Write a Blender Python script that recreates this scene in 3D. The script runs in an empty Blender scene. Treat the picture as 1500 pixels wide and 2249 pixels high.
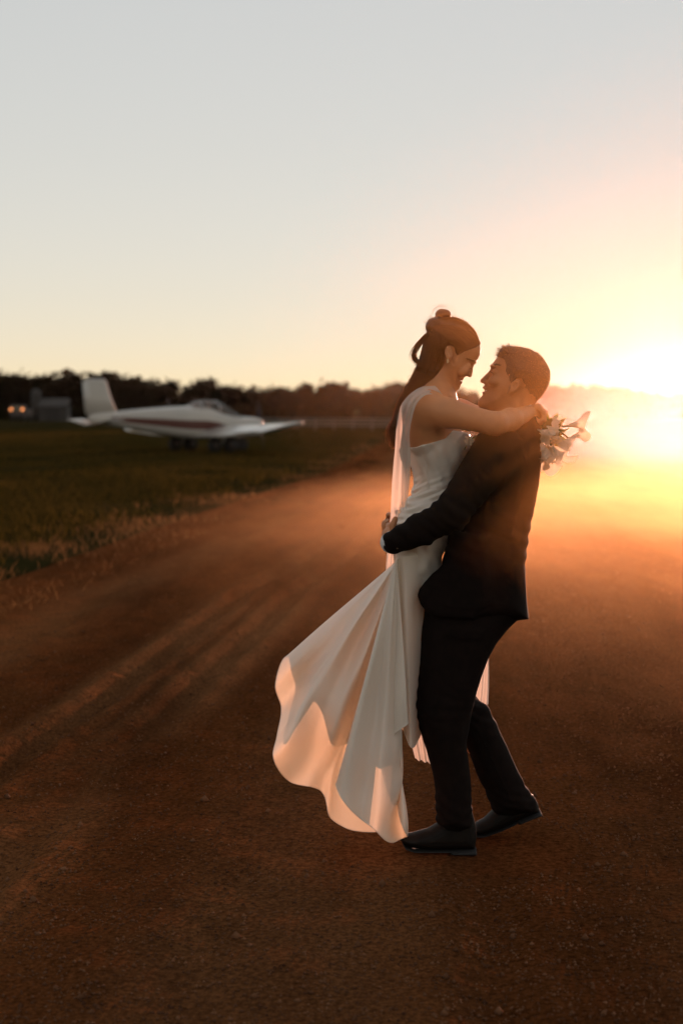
import bpy, math, random
import numpy as np
from mathutils import Vector, Matrix

# ------------------------------------------------------------------ scene, camera, sky, sun, exposure
scene = bpy.context.scene
COL = scene.collection
random.seed(7)
RNG = np.random.default_rng(11)

FOCAL, SENS, CAM_H = 50.0, 36.0, 1.5
PITCH = math.radians(4.01)
D = 4.872                       # distance of the couple
SUN_AZ, SUN_EL = math.radians(13.2), math.radians(1.45)

cam_data = bpy.data.cameras.new('camera')
cam = bpy.data.objects.new('camera', cam_data); COL.objects.link(cam)
cam.location = (0, 0, CAM_H)
cam.rotation_euler = (math.radians(90) - PITCH, 0, 0)
cam_data.sensor_fit = 'VERTICAL'; cam_data.sensor_height = SENS; cam_data.lens = FOCAL
cam_data.clip_start = 0.05; cam_data.clip_end = 5000
cam_data.dof.use_dof = True; cam_data.dof.focus_distance = D - 0.05; cam_data.dof.aperture_fstop = 2.4
scene.camera = cam

world = bpy.data.worlds.new('World'); scene.world = world; world.use_nodes = True
wn, wl = world.node_tree.nodes, world.node_tree.links
wn.clear()
sky = wn.new('ShaderNodeTexSky'); sky.sky_type = 'NISHITA'; sky.sun_disc = False
sky.sun_elevation = SUN_EL; sky.sun_rotation = SUN_AZ
sky.altitude = 0; sky.air_density = 1.0; sky.dust_density = 0.04; sky.ozone_density = 1.9
hsv = wn.new('ShaderNodeHueSaturation'); hsv.inputs['Saturation'].default_value = 0.75
bgn = wn.new('ShaderNodeBackground'); bgn.inputs['Strength'].default_value = 0.15
wout = wn.new('ShaderNodeOutputWorld')
gam = wn.new('ShaderNodeGamma'); gam.inputs[1].default_value = 0.30      # soft evening gradient
wl.new(sky.outputs[0], gam.inputs[0]); wl.new(gam.outputs[0], hsv.inputs['Color']); tint = wn.new('ShaderNodeMix'); tint.data_type = 'RGBA'; tint.blend_type = 'MULTIPLY'; tint.inputs[0].default_value = 1; tint.inputs[7].default_value = (1.0, 0.93, 0.875, 1)
wl.new(hsv.outputs[0], tint.inputs[6]); wl.new(tint.outputs[2], bgn.inputs[0]); wl.new(bgn.outputs[0], wout.inputs[0])

sun_d = bpy.data.lights.new('sun', 'SUN'); sun_d.energy = 2.0; sun_d.angle = math.radians(0.5)
sun_d.color = (1.0, 0.50, 0.36)
sun = bpy.data.objects.new('sun', sun_d); COL.objects.link(sun)
SUN_DIR = Vector((math.sin(SUN_AZ) * math.cos(SUN_EL), math.cos(SUN_AZ) * math.cos(SUN_EL), math.sin(SUN_EL)))
sun.rotation_euler = SUN_DIR.to_track_quat('Z', 'Y').to_euler()
sun.location = (30, 100, 40)

scene.view_settings.view_transform = 'Standard'; scene.view_settings.look = 'None'
scene.view_settings.exposure = 2.04; scene.view_settings.gamma = 1.0
scene.render.engine = 'CYCLES'
scene.cycles.use_denoising = True
scene.cycles.max_bounces = 8; scene.cycles.transparent_max_bounces = 12
scene.cycles.volume_bounces = 0; scene.cycles.volume_step_rate = 3.0; scene.cycles.volume_max_steps = 64
scene.cycles.use_adaptive_sampling = True; scene.cycles.adaptive_threshold = 0.02
scene.cycles.sample_clamp_indirect = 6

HAZE_DENSITY, HAZE_G = 0.00002, 0.93

# ------------------------------------------------------------------ helpers
def ray(px, py):
    u = (px - 750.0) / 2249.0 * SENS / FOCAL
    v = -(py - 1124.5) / 2249.0 * SENS / FOCAL
    return np.array([u, math.cos(PITCH) + v * math.sin(PITCH), -math.sin(PITCH) + v * math.cos(PITCH)])
def W(px, py, dy=0.0, depth=None):
    r = ray(px, py); t = ((D if depth is None else depth) + dy) / r[1]
    return np.array([r[0] * t, r[1] * t, CAM_H + r[2] * t])
def G(px, py, z=0.0):
    r = ray(px, py); t = (z - CAM_H) / r[2]
    return np.array([r[0] * t, r[1] * t, z])
PX = D / (2249.0 * FOCAL / SENS)          # metres covered by one photo pixel at the couple

def props(o, label=None, cat=None, group=None, kind=None):
    if label: o['label'] = label
    if cat: o['category'] = cat
    if group: o['group'] = group
    if kind: o['kind'] = kind
    return o
def empty(name, loc, label, cat, group=None, rz=0.0):
    o = bpy.data.objects.new(name, None); COL.objects.link(o)
    o.empty_display_size = 0.1
    o.location = loc; o.rotation_euler = (0, 0, rz)
    return props(o, label, cat, group)
def mesh_np(name, V, F, smooth=True):
    """V (n,3) array; F list of (m,k) arrays or one array"""
    me = bpy.data.meshes.new(name)
    Fs = F if isinstance(F, list) else [F]
    Fs = [np.asarray(f, dtype=np.int32) for f in Fs if len(f)]
    V = np.asarray(V, dtype=np.float32)
    loops = np.concatenate([f.ravel() for f in Fs])
    tot = np.concatenate([np.full(len(f), f.shape[1], np.int32) for f in Fs])
    start = np.concatenate([[0], np.cumsum(tot)[:-1]]).astype(np.int32)
    me.vertices.add(len(V)); me.vertices.foreach_set('co', V.ravel())
    me.loops.add(len(loops)); me.loops.foreach_set('vertex_index', loops)
    me.polygons.add(len(tot)); me.polygons.foreach_set('loop_start', start)
    me.polygons.foreach_set('loop_total', tot)
    me.polygons.foreach_set('use_smooth', np.full(len(tot), smooth, dtype=bool))
    me.update(calc_edges=True); me.validate()
    return me
def obj(name, me, mat, parent=None, loc=None):
    o = bpy.data.objects.new(name, me); COL.objects.link(o)
    if mat is not None and not me.materials: me.materials.append(mat)
    if parent is not None:
        o.parent = parent
        if loc is None:                     # geometry given in world space: keep it there
            m = root_matrix(parent)
            o.matrix_parent_inverse = m.inverted()
    if loc is not None: o.location = loc
    return o
def root_matrix(o):
    m = Matrix.LocRotScale(o.location, o.rotation_euler, o.scale)
    if o.parent is not None:
        m = root_matrix(o.parent) @ o.matrix_parent_inverse @ m
    return m
def copy_tree(o, parent=None):
    c = o.copy(); COL.objects.link(c)
    if parent is not None: c.parent = parent
    for ch in list(o.children): copy_tree(ch, c)
    return c

def vnoise(P, seed=0):
    """smooth value noise on an (n,3) array, range about -1..1"""
    P = np.asarray(P, dtype=np.float64); i = np.floor(P).astype(np.int64); f = P - i
    f = f * f * (3 - 2 * f)
    def hsh(a, b, c):
        n = (a * 374761393 + b * 668265263 + c * 1274126177 + seed * 362437) & 0x7fffffff
        n = ((n ^ (n >> 13)) * 1274126177) & 0x7fffffff
        return ((n ^ (n >> 16)) & 0xffff) / 32767.5 - 1.0
    r = 0
    for dx in (0, 1):
        for dy in (0, 1):
            for dz in (0, 1):
                w = (f[:, 0] if dx else 1 - f[:, 0]) * (f[:, 1] if dy else 1 - f[:, 1]) * (f[:, 2] if dz else 1 - f[:, 2])
                r = r + w * hsh(i[:, 0] + dx, i[:, 1] + dy, i[:, 2] + dz)
    return r
def normals(V, F):
    a, b, c, d = (V[F[:, k]] for k in range(4))
    n = np.cross(c - a, d - b); N = np.zeros_like(V)
    for k in range(4): np.add.at(N, F[:, k], n)
    return N / (np.linalg.norm(N, axis=1, keepdims=True) + 1e-12)

# ---- tubes: strands, stems, rods
def tubes(lines, r0, r1=None, sides=3):
    """one mesh (V,F) of thin tapered tubes; lines = list of (n,3)"""
    r1 = r0 * 0.4 if r1 is None else r1
    Vs, Fs, off = [], [], 0
    for L in lines:
        L = np.asarray(L, float); n = len(L)
        T = np.gradient(L, axis=0); T /= np.linalg.norm(T, axis=1, keepdims=True) + 1e-9
        up = np.where(np.abs(T[:, 2:3]) > 0.9, np.array([[1.0, 0, 0]]), np.array([[0, 0, 1.0]]))
        A = np.cross(T, up); A /= np.linalg.norm(A, axis=1, keepdims=True) + 1e-9
        B = np.cross(T, A)
        rr = np.linspace(r0, r1, n)[:, None]
        ring = [L + rr * (A * math.cos(2 * math.pi * s / sides) + B * math.sin(2 * math.pi * s / sides)) for s in range(sides)]
        Vs.append(np.stack(ring, 1).reshape(-1, 3))
        i = np.arange(n - 1)[:, None] * sides + np.arange(sides)[None, :]
        j = np.arange(n - 1)[:, None] * sides + (np.arange(sides)[None, :] + 1) % sides
        Fs.append(np.stack([i, j, j + sides, i + sides], -1).reshape(-1, 4) + off)
        off += n * sides
    return np.concatenate(Vs), np.concatenate(Fs)
def capped_tube(pts, radii, sides=10, squash=None):
    """closed tube along pts with a radius per point"""
    V, F = [], []
    L = np.asarray(pts, float); n = len(L)
    T = np.gradient(L, axis=0); T /= np.linalg.norm(T, axis=1, keepdims=True) + 1e-9
    ref = np.array([0.0, 1.0, 0.0]) if abs(T[:, 1]).max() < 0.9 else np.array([1.0, 0, 0])
    for k in range(n):
        A = np.cross(T[k], ref); A /= np.linalg.norm(A); B = np.cross(T[k], A)
        sq = 1.0 if squash is None else squash
        for s in range(sides):
            a = 2 * math.pi * s / sides
            V.append(L[k] + radii[k] * (A * math.cos(a) + sq * B * math.sin(a)))
    for k in range(n - 1):
        for s in range(sides):
            t = (s + 1) % sides
            F.append((k * sides + s, k * sides + t, (k + 1) * sides + t, (k + 1) * sides + s))
    V.append(L[0]); V.append(L[-1]); a, b = len(V) - 2, len(V) - 1
    tri = [(a, (s + 1) % sides, s) for s in range(sides)] + [(b, (n - 1) * sides + s, (n - 1) * sides + (s + 1) % sides) for s in range(sides)]
    return np.array(V), [np.array(F), np.array(tri)]
def spline(pts, n, closed=False):
    """Catmull-Rom through pts (m,k) -> (n,k)"""
    P = np.asarray(pts, float); m = len(P)
    t = np.linspace(0, m if closed else m - 1, n, endpoint=not closed)
    i = np.floor(t).astype(int)
    if not closed: i = np.minimum(i, m - 2)
    f = (t - i)[:, None]
    g = (lambda k: P[k % m]) if closed else (lambda k: P[np.clip(k, 0, m - 1)])
    a, b, c, d = g(i - 1), g(i), g(i + 1), g(i + 2)
    return 0.5 * (2 * b + (c - a) * f + (2 * a - 5 * b + 4 * c - d) * f ** 2 + (3 * b - a - 3 * c + d) * f ** 3)
def grid_faces(nu, nv, closed_u=False):
    u = np.arange(nu if closed_u else nu - 1); v = np.arange(nv - 1)
    U, Vv = np.meshgrid(u, v, indexing='ij'); U2 = (U + 1) % nu
    return np.stack([U * nv + Vv, U2 * nv + Vv, U2 * nv + Vv + 1, U * nv + Vv + 1], -1).reshape(-1, 4)
def box_mesh(lo, hi):
    V = np.array([(x, y, z) for x in (lo[0], hi[0]) for y in (lo[1], hi[1]) for z in (lo[2], hi[2])])
    return V, np.array([(0, 1, 3, 2), (4, 6, 7, 5), (0, 4, 5, 1), (2, 3, 7, 6), (0, 2, 6, 4), (1, 5, 7, 3)])

# ---- signed-distance sculpting: smooth unions of limbs, turned into one continuous mesh
def sdpoly(P, x, z):
    """signed distance of grid x (nx,1), z (1,nz) to polygon P (m,2)"""
    d = np.full(np.broadcast(x, z).shape, 1e9); s = np.ones_like(d)
    m = len(P)
    for i in range(m):
        a, b = P[i], P[i - 1]
        ex, ez = b[0] - a[0], b[1] - a[1]; wx, wz = x - a[0], z - a[1]
        t = np.clip((wx * ex + wz * ez) / (ex * ex + ez * ez + 1e-12), 0, 1)
        d = np.minimum(d, (wx - ex * t) ** 2 + (wz - ez * t) ** 2)
        c1 = z >= a[1]; c2 = z < b[1]; c3 = ex * wz > ez * wx
        flip = (c1 & c2 & c3) | (~c1 & ~c2 & ~c3)
        s = np.where(flip, -s, s)
    return s * np.sqrt(d)
class Sculpt:
    def __init__(s, lo, hi, h):
        s.lo = np.array(lo, float); s.h = h
        s.n = np.ceil((np.array(hi) - s.lo) / h).astype(int) + 1
        s.ax = [s.lo[k] + h * np.arange(s.n[k]) for k in range(3)]
        s.d = np.full(tuple(s.n), 0.3, np.float32)
    def sl(s, lo, hi):
        a = np.clip(np.floor((np.array(lo) - s.lo) / s.h).astype(int), 0, s.n)
        b = np.clip(np.ceil((np.array(hi) - s.lo) / s.h).astype(int) + 1, 0, s.n)
        S = tuple(slice(a[k], b[k]) for k in range(3))
        return S, s.ax[0][S[0]][:, None, None], s.ax[1][S[1]][None, :, None], s.ax[2][S[2]][None, None, :]
    def join(s, S, dn, k, op='add'):
        a = s.d[S]
        if a.size == 0: return
        dn = dn.astype(np.float32)
        if op == 'cut': a, dn = -a, dn
        hh = np.clip(0.5 + 0.5 * (dn - a) / k, 0, 1)
        r = dn * (1 - hh) + a * hh - k * hh * (1 - hh)
        s.d[S] = -r if op == 'cut' else r
    def cone(s, a, b, ra, rb, k=0.02, ys=1.0, op='add'):
        a, b = np.array(a, float), np.array(b, float)
        m = max(ra, rb) * max(1, ys) + k + 2 * s.h
        S, x, y, z = s.sl(np.minimum(a, b) - m, np.maximum(a, b) + m)
        ba = b - a; L = float(ba @ ba) + 1e-12
        px, py, pz = x - a[0], y - a[1], z - a[2]
        t = np.clip((px * ba[0] + py * ba[1] + pz * ba[2]) / L, 0, 1)
        r = ra + (rb - ra) * t
        dn = np.sqrt((px - ba[0] * t) ** 2 + ((py - ba[1] * t) / ys) ** 2 + (pz - ba[2] * t) ** 2) - r
        s.join(S, dn, k, op)
    def ell(s, c, r, k=0.01, R=None, op='add'):
        c, r = np.array(c, float), np.array(r, float); m = r.max() + k + 2 * s.h
        S, x, y, z = s.sl(c - m, c + m)
        px, py, pz = x - c[0], y - c[1], z - c[2]
        if R is not None:
            R = np.array(R); q = [R[0, i] * px + R[1, i] * py + R[2, i] * pz for i in range(3)]
        else: q = [px, py, pz]
        l = np.sqrt((q[0] / r[0]) ** 2 + (q[1] / r[1]) ** 2 + (q[2] / r[2]) ** 2)
        l2 = np.sqrt((q[0] / r[0] ** 2) ** 2 + (q[1] / r[1] ** 2) ** 2 + (q[2] / r[2] ** 2) ** 2) + 1e-9
        s.join(S, l * (l - 1.0) / l2, k, op)
    def slab(s, pts, T, Wd, dy=0.0, k=0.01, Tpts=None, grow=0.0, clip=None, op='add'):
        """profile (photo pixels, at depth offset dy) swelled sideways to half-thickness T;
        Tpts = [(px,py,T)] lets the half-thickness vary; clip = second profile cutting it straight"""
        P = np.array([W(p[0], p[1], dy)[[0, 2]] for p in pts]); y0 = D + dy
        Tm = T if Tpts is None else max(t[2] for t in Tpts)
        m = k + grow + 2 * s.h
        S, x, y, z = s.sl((P[:, 0].min() - m, y0 - Tm - m, P[:, 1].min() - m), (P[:, 0].max() + m, y0 + Tm + m, P[:, 1].max() + m))
        if s.d[S].size == 0: return
        d2 = sdpoly(P, x[:, 0, :], z[0])[:, None, :]
        if Tpts is not None:
            num = den = 0
            for (a, b, t) in Tpts:
                q = W(a, b, dy); w = 1.0 / (((x[:, 0, :] - q[0]) ** 2 + (z[0] - q[2]) ** 2) + 4e-4) ** 1.5
                num = num + w * t; den = den + w
            TT = (num / den)[:, None, :]
        else: TT = T
        t = np.abs(y - y0)
        q = np.clip(t / TT, 0, 1)
        f = np.maximum(d2 + Wd * (1 - np.sqrt(1 - q * q)), t - TT) - grow
        if clip is not None:
            C = np.array([W(p[0], p[1], dy)[[0, 2]] for p in clip])
            f = np.maximum(f, sdpoly(C, x[:, 0, :], z[0])[:, None, :])
        s.join(S, f, k, op)
    def surface(s):
        d = s.d; ins = d < 0
        c = [ins[i:ins.shape[0] - 1 + i, j:ins.shape[1] - 1 + j, k:ins.shape[2] - 1 + k] for i in (0, 1) for j in (0, 1) for k in (0, 1)]
        an, al = c[0].copy(), c[0].copy()
        for q in c[1:]: an |= q; al &= q
        act = an & ~al
        idx = np.argwhere(act); ids = np.full(act.shape, -1, np.int32); ids[act] = np.arange(len(idx))
        cr = np.array([(i, j, k) for i in (0, 1) for j in (0, 1) for k in (0, 1)])
        vals = np.stack([d[idx[:, 0] + o[0], idx[:, 1] + o[1], idx[:, 2] + o[2]] for o in cr], 1)
        pos = np.zeros((len(idx), 3)); cnt = np.zeros(len(idx))
        for a in range(8):
            for b in range(a + 1, 8):
                if np.abs(cr[a] - cr[b]).sum() != 1: continue
                va, vb = vals[:, a], vals[:, b]; m = (va < 0) != (vb < 0)
                t = np.where(m, va / np.where(m, va - vb, 1), 0)
                pos += np.where(m[:, None], cr[a] + t[:, None] * (cr[b] - cr[a]), 0); cnt += m
        V = s.lo + (idx + pos / cnt[:, None]) * s.h
        Fs = []
        for axis in range(3):
            o1, o2 = (axis + 1) % 3, (axis + 2) % 3
            A = [slice(1, -1)] * 3; A[axis] = slice(0, -1)
            B = [slice(1, -1)] * 3; B[axis] = slice(1, None)
            ia, ib = ins[tuple(A)], ins[tuple(B)]
            e = np.argwhere(ia != ib)
            if not len(e): continue
            fl = ia[e[:, 0], e[:, 1], e[:, 2]]
            base = e.copy(); base[:, o1] += 1; base[:, o2] += 1
            def cid(a, b):
                q = base.copy(); q[:, o1] += a; q[:, o2] += b
                return ids[q[:, 0], q[:, 1], q[:, 2]]
            Q = np.stack([cid(-1, -1), cid(0, -1), cid(0, 0), cid(-1, 0)], 1)
            Q[~fl] = Q[~fl][:, ::-1]
            Fs.append(Q)
        F = np.concatenate(Fs); F = F[(F >= 0).all(1)]
        return V, F

# ------------------------------------------------------------------ materials
def newmat(name):
    m = bpy.data.materials.new(name); m.use_nodes = True
    nt = m.node_tree; nt.nodes.clear()
    return m, nt.nodes, nt.links
def pmat(name, c1, c2=None, rough=0.6, scale=8.0, bump=0.0, bscale=60.0, metal=0.0, spec=0.5, transl=0.0, tcol=None,
         sheer=0.0, sheen=0.0, sss=0.0, aniso_scale=None, detail=5.0, coat=0.0):
    m, n, l = newmat(name)
    out = n.new('ShaderNodeOutputMaterial'); b = n.new('ShaderNodeBsdfPrincipled')
    tc = n.new('ShaderNodeTexCoord'); mp = n.new('ShaderNodeMapping')
    l.new(tc.outputs['Object'], mp.inputs[0])
    if aniso_scale: mp.inputs['Scale'].default_value = aniso_scale
    nz = n.new('ShaderNodeTexNoise'); nz.inputs['Scale'].default_value = scale; nz.inputs['Detail'].default_value = detail
    l.new(mp.outputs[0], nz.inputs['Vector'])
    mix = n.new('ShaderNodeMix'); mix.data_type = 'RGBA'
    mix.inputs[6].default_value = (*c1, 1); mix.inputs[7].default_value = (*(c2 or c1), 1)
    rmp = n.new('ShaderNodeMapRange'); rmp.inputs[1].default_value = 0.3; rmp.inputs[2].default_value = 0.7
    l.new(nz.outputs[0], rmp.inputs[0]); l.new(rmp.outputs[0], mix.inputs[0])
    l.new(mix.outputs[2], b.inputs['Base Color'])
    b.inputs['Roughness'].default_value = rough; b.inputs['Metallic'].default_value = metal
    b.inputs['Specular IOR Level'].default_value = spec
    b.inputs['Sheen Weight'].default_value = sheen; b.inputs['Coat Weight'].default_value = coat
    if sss:
        b.inputs['Subsurface Weight'].default_value = sss; b.inputs['Subsurface Scale'].default_value = 0.01
    if bump:
        n2 = n.new('ShaderNodeTexNoise'); n2.inputs['Scale'].default_value = bscale; n2.inputs['Detail'].default_value = 6
        l.new(mp.outputs[0], n2.inputs['Vector'])
        bp = n.new('ShaderNodeBump'); bp.inputs['Strength'].default_value = 0.6; bp.inputs['Distance'].default_value = bump
        l.new(n2.outputs[0], bp.inputs['Height']); l.new(bp.outputs[0], b.inputs['Normal'])
    sh = b.outputs[0]
    if transl:
        t = n.new('ShaderNodeBsdfTranslucent'); t.inputs[0].default_value = (*(tcol or c1), 1)
        mx = n.new('ShaderNodeMixShader'); mx.inputs[0].default_value = transl
        l.new(sh, mx.inputs[1]); l.new(t.outputs[0], mx.inputs[2]); sh = mx.outputs[0]
    if sheer:
        t = n.new('ShaderNodeBsdfTransparent'); mx = n.new('ShaderNodeMixShader'); mx.inputs[0].default_value = sheer
        l.new(sh, mx.inputs[1]); l.new(t.outputs[0], mx.inputs[2]); sh = mx.outputs[0]
    l.new(sh, out.inputs[0])
    return m
M = {}
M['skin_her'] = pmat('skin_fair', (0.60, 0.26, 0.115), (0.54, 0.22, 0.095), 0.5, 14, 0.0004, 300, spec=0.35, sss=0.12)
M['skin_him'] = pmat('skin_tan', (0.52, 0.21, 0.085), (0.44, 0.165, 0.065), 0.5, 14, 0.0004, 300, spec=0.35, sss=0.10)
M['hair_her'] = pmat('hair_chestnut', (0.14, 0.046, 0.013), (0.26, 0.092, 0.028), 0.42, 9, transl=0.25, tcol=(0.55, 0.22, 0.06), aniso_scale=(1, 1, 1))
M['strand_her'] = pmat('hair_strand_chestnut', (0.13, 0.045, 0.013), (0.24, 0.09, 0.03), 0.35, 30, transl=0.5, tcol=(0.7, 0.32, 0.10))
M['strand_him'] = pmat('hair_strand_brown', (0.06, 0.022, 0.008), (0.10, 0.036, 0.012), 0.4, 30, transl=0.45, tcol=(0.55, 0.24, 0.08))
M['hair_him'] = pmat('hair_dark_brown', (0.05, 0.018, 0.006), (0.08, 0.028, 0.010), 0.55, 20, transl=0.15, tcol=(0.4, 0.15, 0.05))
M['suit'] = pmat('suit_wool', (0.0075, 0.0045, 0.0035), (0.011, 0.0065, 0.005), 0.9, 40, 0.0006, 700, spec=0.08)
M['shirt'] = pmat('shirt_cotton', (0.74, 0.73, 0.72), None, 0.8, 20, 0.0004, 500, transl=0.15)
M['satin'] = pmat('white_satin', (0.87, 0.80, 0.70), (0.84, 0.77, 0.67), 0.36, 5, 0.0010, 22, spec=0.4, transl=0.30, tcol=(0.80, 0.60, 0.38), sheen=0.1)
M['chiffon'] = pmat('white_chiffon', (0.80, 0.76, 0.70), None, 0.7, 12, 0.0006, 60, transl=0.5, tcol=(0.85, 0.76, 0.66), sheer=0.30)
M['leather'] = pmat('black_leather', (0.006, 0.004, 0.003), (0.009, 0.006, 0.004), 0.6, 20, 0.0005, 200, spec=0.18)
M['rubber'] = pmat('black_rubber', (0.012, 0.011, 0.010), None, 0.8, 30)
M['button'] = pmat('horn_button', (0.10, 0.07, 0.05), (0.2, 0.14, 0.1), 0.25, 200)
M['teeth'] = pmat('teeth_enamel', (0.75, 0.68, 0.58), None, 0.3)
M['lips'] = pmat('lip_skin', (0.46, 0.14, 0.08), None, 0.45)
M['gold'] = pmat('gold_metal', (0.85, 0.66, 0.40), None, 0.2, metal=1.0)
M['petal'] = pmat('white_petal', (0.82, 0.77, 0.68), (0.78, 0.72, 0.60), 0.5, 60, 0.0003, 200, transl=0.45, tcol=(0.85, 0.72, 0.52))
M['spadix'] = pmat('yellow_spadix', (0.75, 0.5, 0.08), None, 0.7)
M['leaf'] = pmat('bouquet_leaf', (0.06, 0.10, 0.03), (0.09, 0.13, 0.04), 0.45, 40, transl=0.4, tcol=(0.3, 0.32, 0.06))
M['stem'] = pmat('green_stem', (0.10, 0.16, 0.05), None, 0.5)
M['ribbon'] = pmat('ivory_ribbon', (0.75, 0.68, 0.58), None, 0.4, transl=0.2)
#PART2
# ------------------------------------------------------------------ the setting
def edge_l(y):
    return np.interp(y, [-20, 5, 13.2, 22.9, 36, 85, 200, 640], [-6.0, -4.3, -3.25, -2.2, -0.6, 2.7, 13, 52])
def edge_r(y):
    return np.interp(y, [-20, 5, 36, 85, 200, 640], [6.5, 9.0, 13.5, 21, 36, 92])
def flat_zone(x, y):                       # trodden flat under the couple
    return 1 - np.exp(-(((x - 0.42) / 0.55) ** 2 + ((y - 4.87) / 0.5) ** 2) ** 2)

def ground_material():
    m, n, l = newmat('field_soil')
    out = n.new('ShaderNodeOutputMaterial'); b = n.new('ShaderNodeBsdfPrincipled')
    tc = n.new('ShaderNodeTexCoord')
    a = n.new('ShaderNodeTexNoise'); a.inputs['Scale'].default_value = 0.35; a.inputs['Detail'].default_value = 8; a.inputs['Roughness'].default_value = 0.65
    l.new(tc.outputs['Object'], a.inputs['Vector'])
    r = n.new('ShaderNodeValToRGB'); e = r.color_ramp.elements
    e[0].position = 0.38; e[0].color = (0.014, 0.013, 0.004, 1); e[1].position = 0.64; e[1].color = (0.050, 0.028, 0.010, 1)
    k = e.new(0.52); k.color = (0.028, 0.022, 0.007, 1)
    l.new(a.outputs[0], r.inputs[0]); l.new(r.outputs[0], b.inputs['Base Color'])
    c = n.new('ShaderNodeTexNoise'); c.inputs['Scale'].default_value = 14; c.inputs['Detail'].default_value = 8
    l.new(tc.outputs['Object'], c.inputs['Vector'])
    bp = n.new('ShaderNodeBump'); bp.inputs['Distance'].default_value = 0.05; bp.inputs['Strength'].default_value = 0.8
    l.new(c.outputs[0], bp.inputs['Height']); l.new(bp.outputs[0], b.inputs['Normal'])
    b.inputs['Roughness'].default_value = 0.95; b.inputs['Specular IOR Level'].default_value = 0.0
    l.new(b.outputs[0], out.inputs[0]); return m
def dirt_material():
    m, n, l = newmat('red_dirt')
    out = n.new('ShaderNodeOutputMaterial'); b = n.new('ShaderNodeBsdfPrincipled')
    tc = n.new('ShaderNodeTexCoord')
    mp = n.new('ShaderNodeMapping'); mp.inputs['Rotation'].default_value = (0, 0, math.radians(7)); mp.inputs['Scale'].default_value = (1, 0.22, 1)
    l.new(tc.outputs['Object'], mp.inputs[0])
    a = n.new('ShaderNodeTexNoise'); a.inputs['Scale'].default_value = 0.9; a.inputs['Detail'].default_value = 9; a.inputs['Roughness'].default_value = 0.6
    l.new(mp.outputs[0], a.inputs['Vector'])
    r = n.new('ShaderNodeValToRGB'); e = r.color_ramp.elements
    e[0].position = 0.34; e[0].color = (0.040, 0.0125, 0.0042, 1); e[1].position = 0.66; e[1].color = (0.15, 0.051, 0.016, 1)
    l.new(a.outputs[0], r.inputs[0])
    g = n.new('ShaderNodeTexNoise'); g.inputs['Scale'].default_value = 55; g.inputs['Detail'].default_value = 6; g.inputs['Roughness'].default_value = 0.75
    l.new(tc.outputs['Object'], g.inputs['Vector'])
    gm = n.new('ShaderNodeMapRange'); gm.inputs[1].default_value = 0.35; gm.inputs[2].default_value = 0.65; gm.inputs[3].default_value = 0.45; gm.inputs[4].default_value = 1.5
    l.new(g.outputs[0], gm.inputs[0])
    mx = n.new('ShaderNodeMix'); mx.data_type = 'RGBA'; mx.blend_type = 'MULTIPLY'; mx.inputs[0].default_value = 1
    ta = n.new('ShaderNodeAttribute'); ta.attribute_name = 'sunlit_track'
    tm = n.new('ShaderNodeMix'); tm.data_type = 'RGBA'; tm.inputs[7].default_value = (0.24, 0.105, 0.042, 1)     # compacted, paler dirt, lightened further to suggest grazing sun
    l.new(ta.outputs['Fac'], tm.inputs[0]); l.new(r.outputs[0], tm.inputs[6])
    l.new(tm.outputs[2], mx.inputs[6]); l.new(gm.outputs[0], mx.inputs[7]); l.new(mx.outputs[2], b.inputs['Base Color'])
    v = n.new('ShaderNodeTexNoise'); v.inputs['Scale'].default_value = 26; v.inputs['Detail'].default_value = 10; v.inputs['Roughness'].default_value = 0.72
    l.new(tc.outputs['Object'], v.inputs['Vector'])
    bp = n.new('ShaderNodeBump'); bp.inputs['Distance'].default_value = 0.028; bp.inputs['Strength'].default_value = 1.0
    l.new(v.outputs[0], bp.inputs['Height']); l.new(bp.outputs[0], b.inputs['Normal'])
    b.inputs['Roughness'].default_value = 1.0; b.inputs['Specular IOR Level'].default_value = 0.0
    l.new(b.outputs[0], out.inputs[0]); return m
M['soil'] = ground_material(); M['dirt'] = dirt_material()

# the field: one sheet out past the trees
gx = np.concatenate([-np.geomspace(650, 12, 60), np.linspace(-11.5, 14, 90), np.geomspace(15, 650, 50)])
gy = np.concatenate([np.linspace(-60, 0, 8), np.geomspace(1.5, 650, 190)])
X, Y = np.meshgrid(gx, gy, indexing='ij')
P = np.stack([X.ravel(), Y.ravel(), 0 * X.ravel()], 1)
Z = -0.045 + 0.03 * vnoise(P * 0.5, 3) * np.clip((edge_l(P[:, 1]) - P[:, 0]) / 1.5, 0, 1)
inroad = (P[:, 0] > edge_l(P[:, 1]) + 0.6) & (P[:, 0] < edge_r(P[:, 1]) - 0.6)
Z = np.where(inroad, -0.12, Z)
P[:, 2] = Z
props(obj('ground', mesh_np('ground', P, grid_faces(len(gx), len(gy))), M['soil']), kind='structure')

# the dirt road, rutted by tyres
NS, NU = 760, 430
ys = np.geomspace(1.2, 640, NS)
u = np.linspace(0, 1, NU)
uu = 0.62 * u ** 1.0 + 0.38 * u ** 3          # finer towards the left verge
Yr = np.repeat(ys[:, None], NU, 1)
L_ = edge_l(ys) + 0.35 * vnoise(np.stack([ys * 0.8, 0 * ys, 0 * ys], 1), 5) + 0.15 * vnoise(np.stack([ys * 3, 0 * ys, 0 * ys], 1), 6)
Xr = L_[:, None] + (edge_r(ys) - L_)[:, None] * uu[None, :]
off = Xr - edge_l(ys)[:, None]
P = np.stack([Xr.ravel(), Yr.ravel(), np.zeros(Xr.size)], 1)
fz = flat_zone(P[:, 0], P[:, 1])
z = 0.009 * vnoise(P * np.array([1.3, 0.5, 1]), 21) + 0.005 * vnoise(P * np.array([6, 4.0, 1]), 22) \
    + 0.0026 * vnoise(P * 11, 23)
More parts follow.
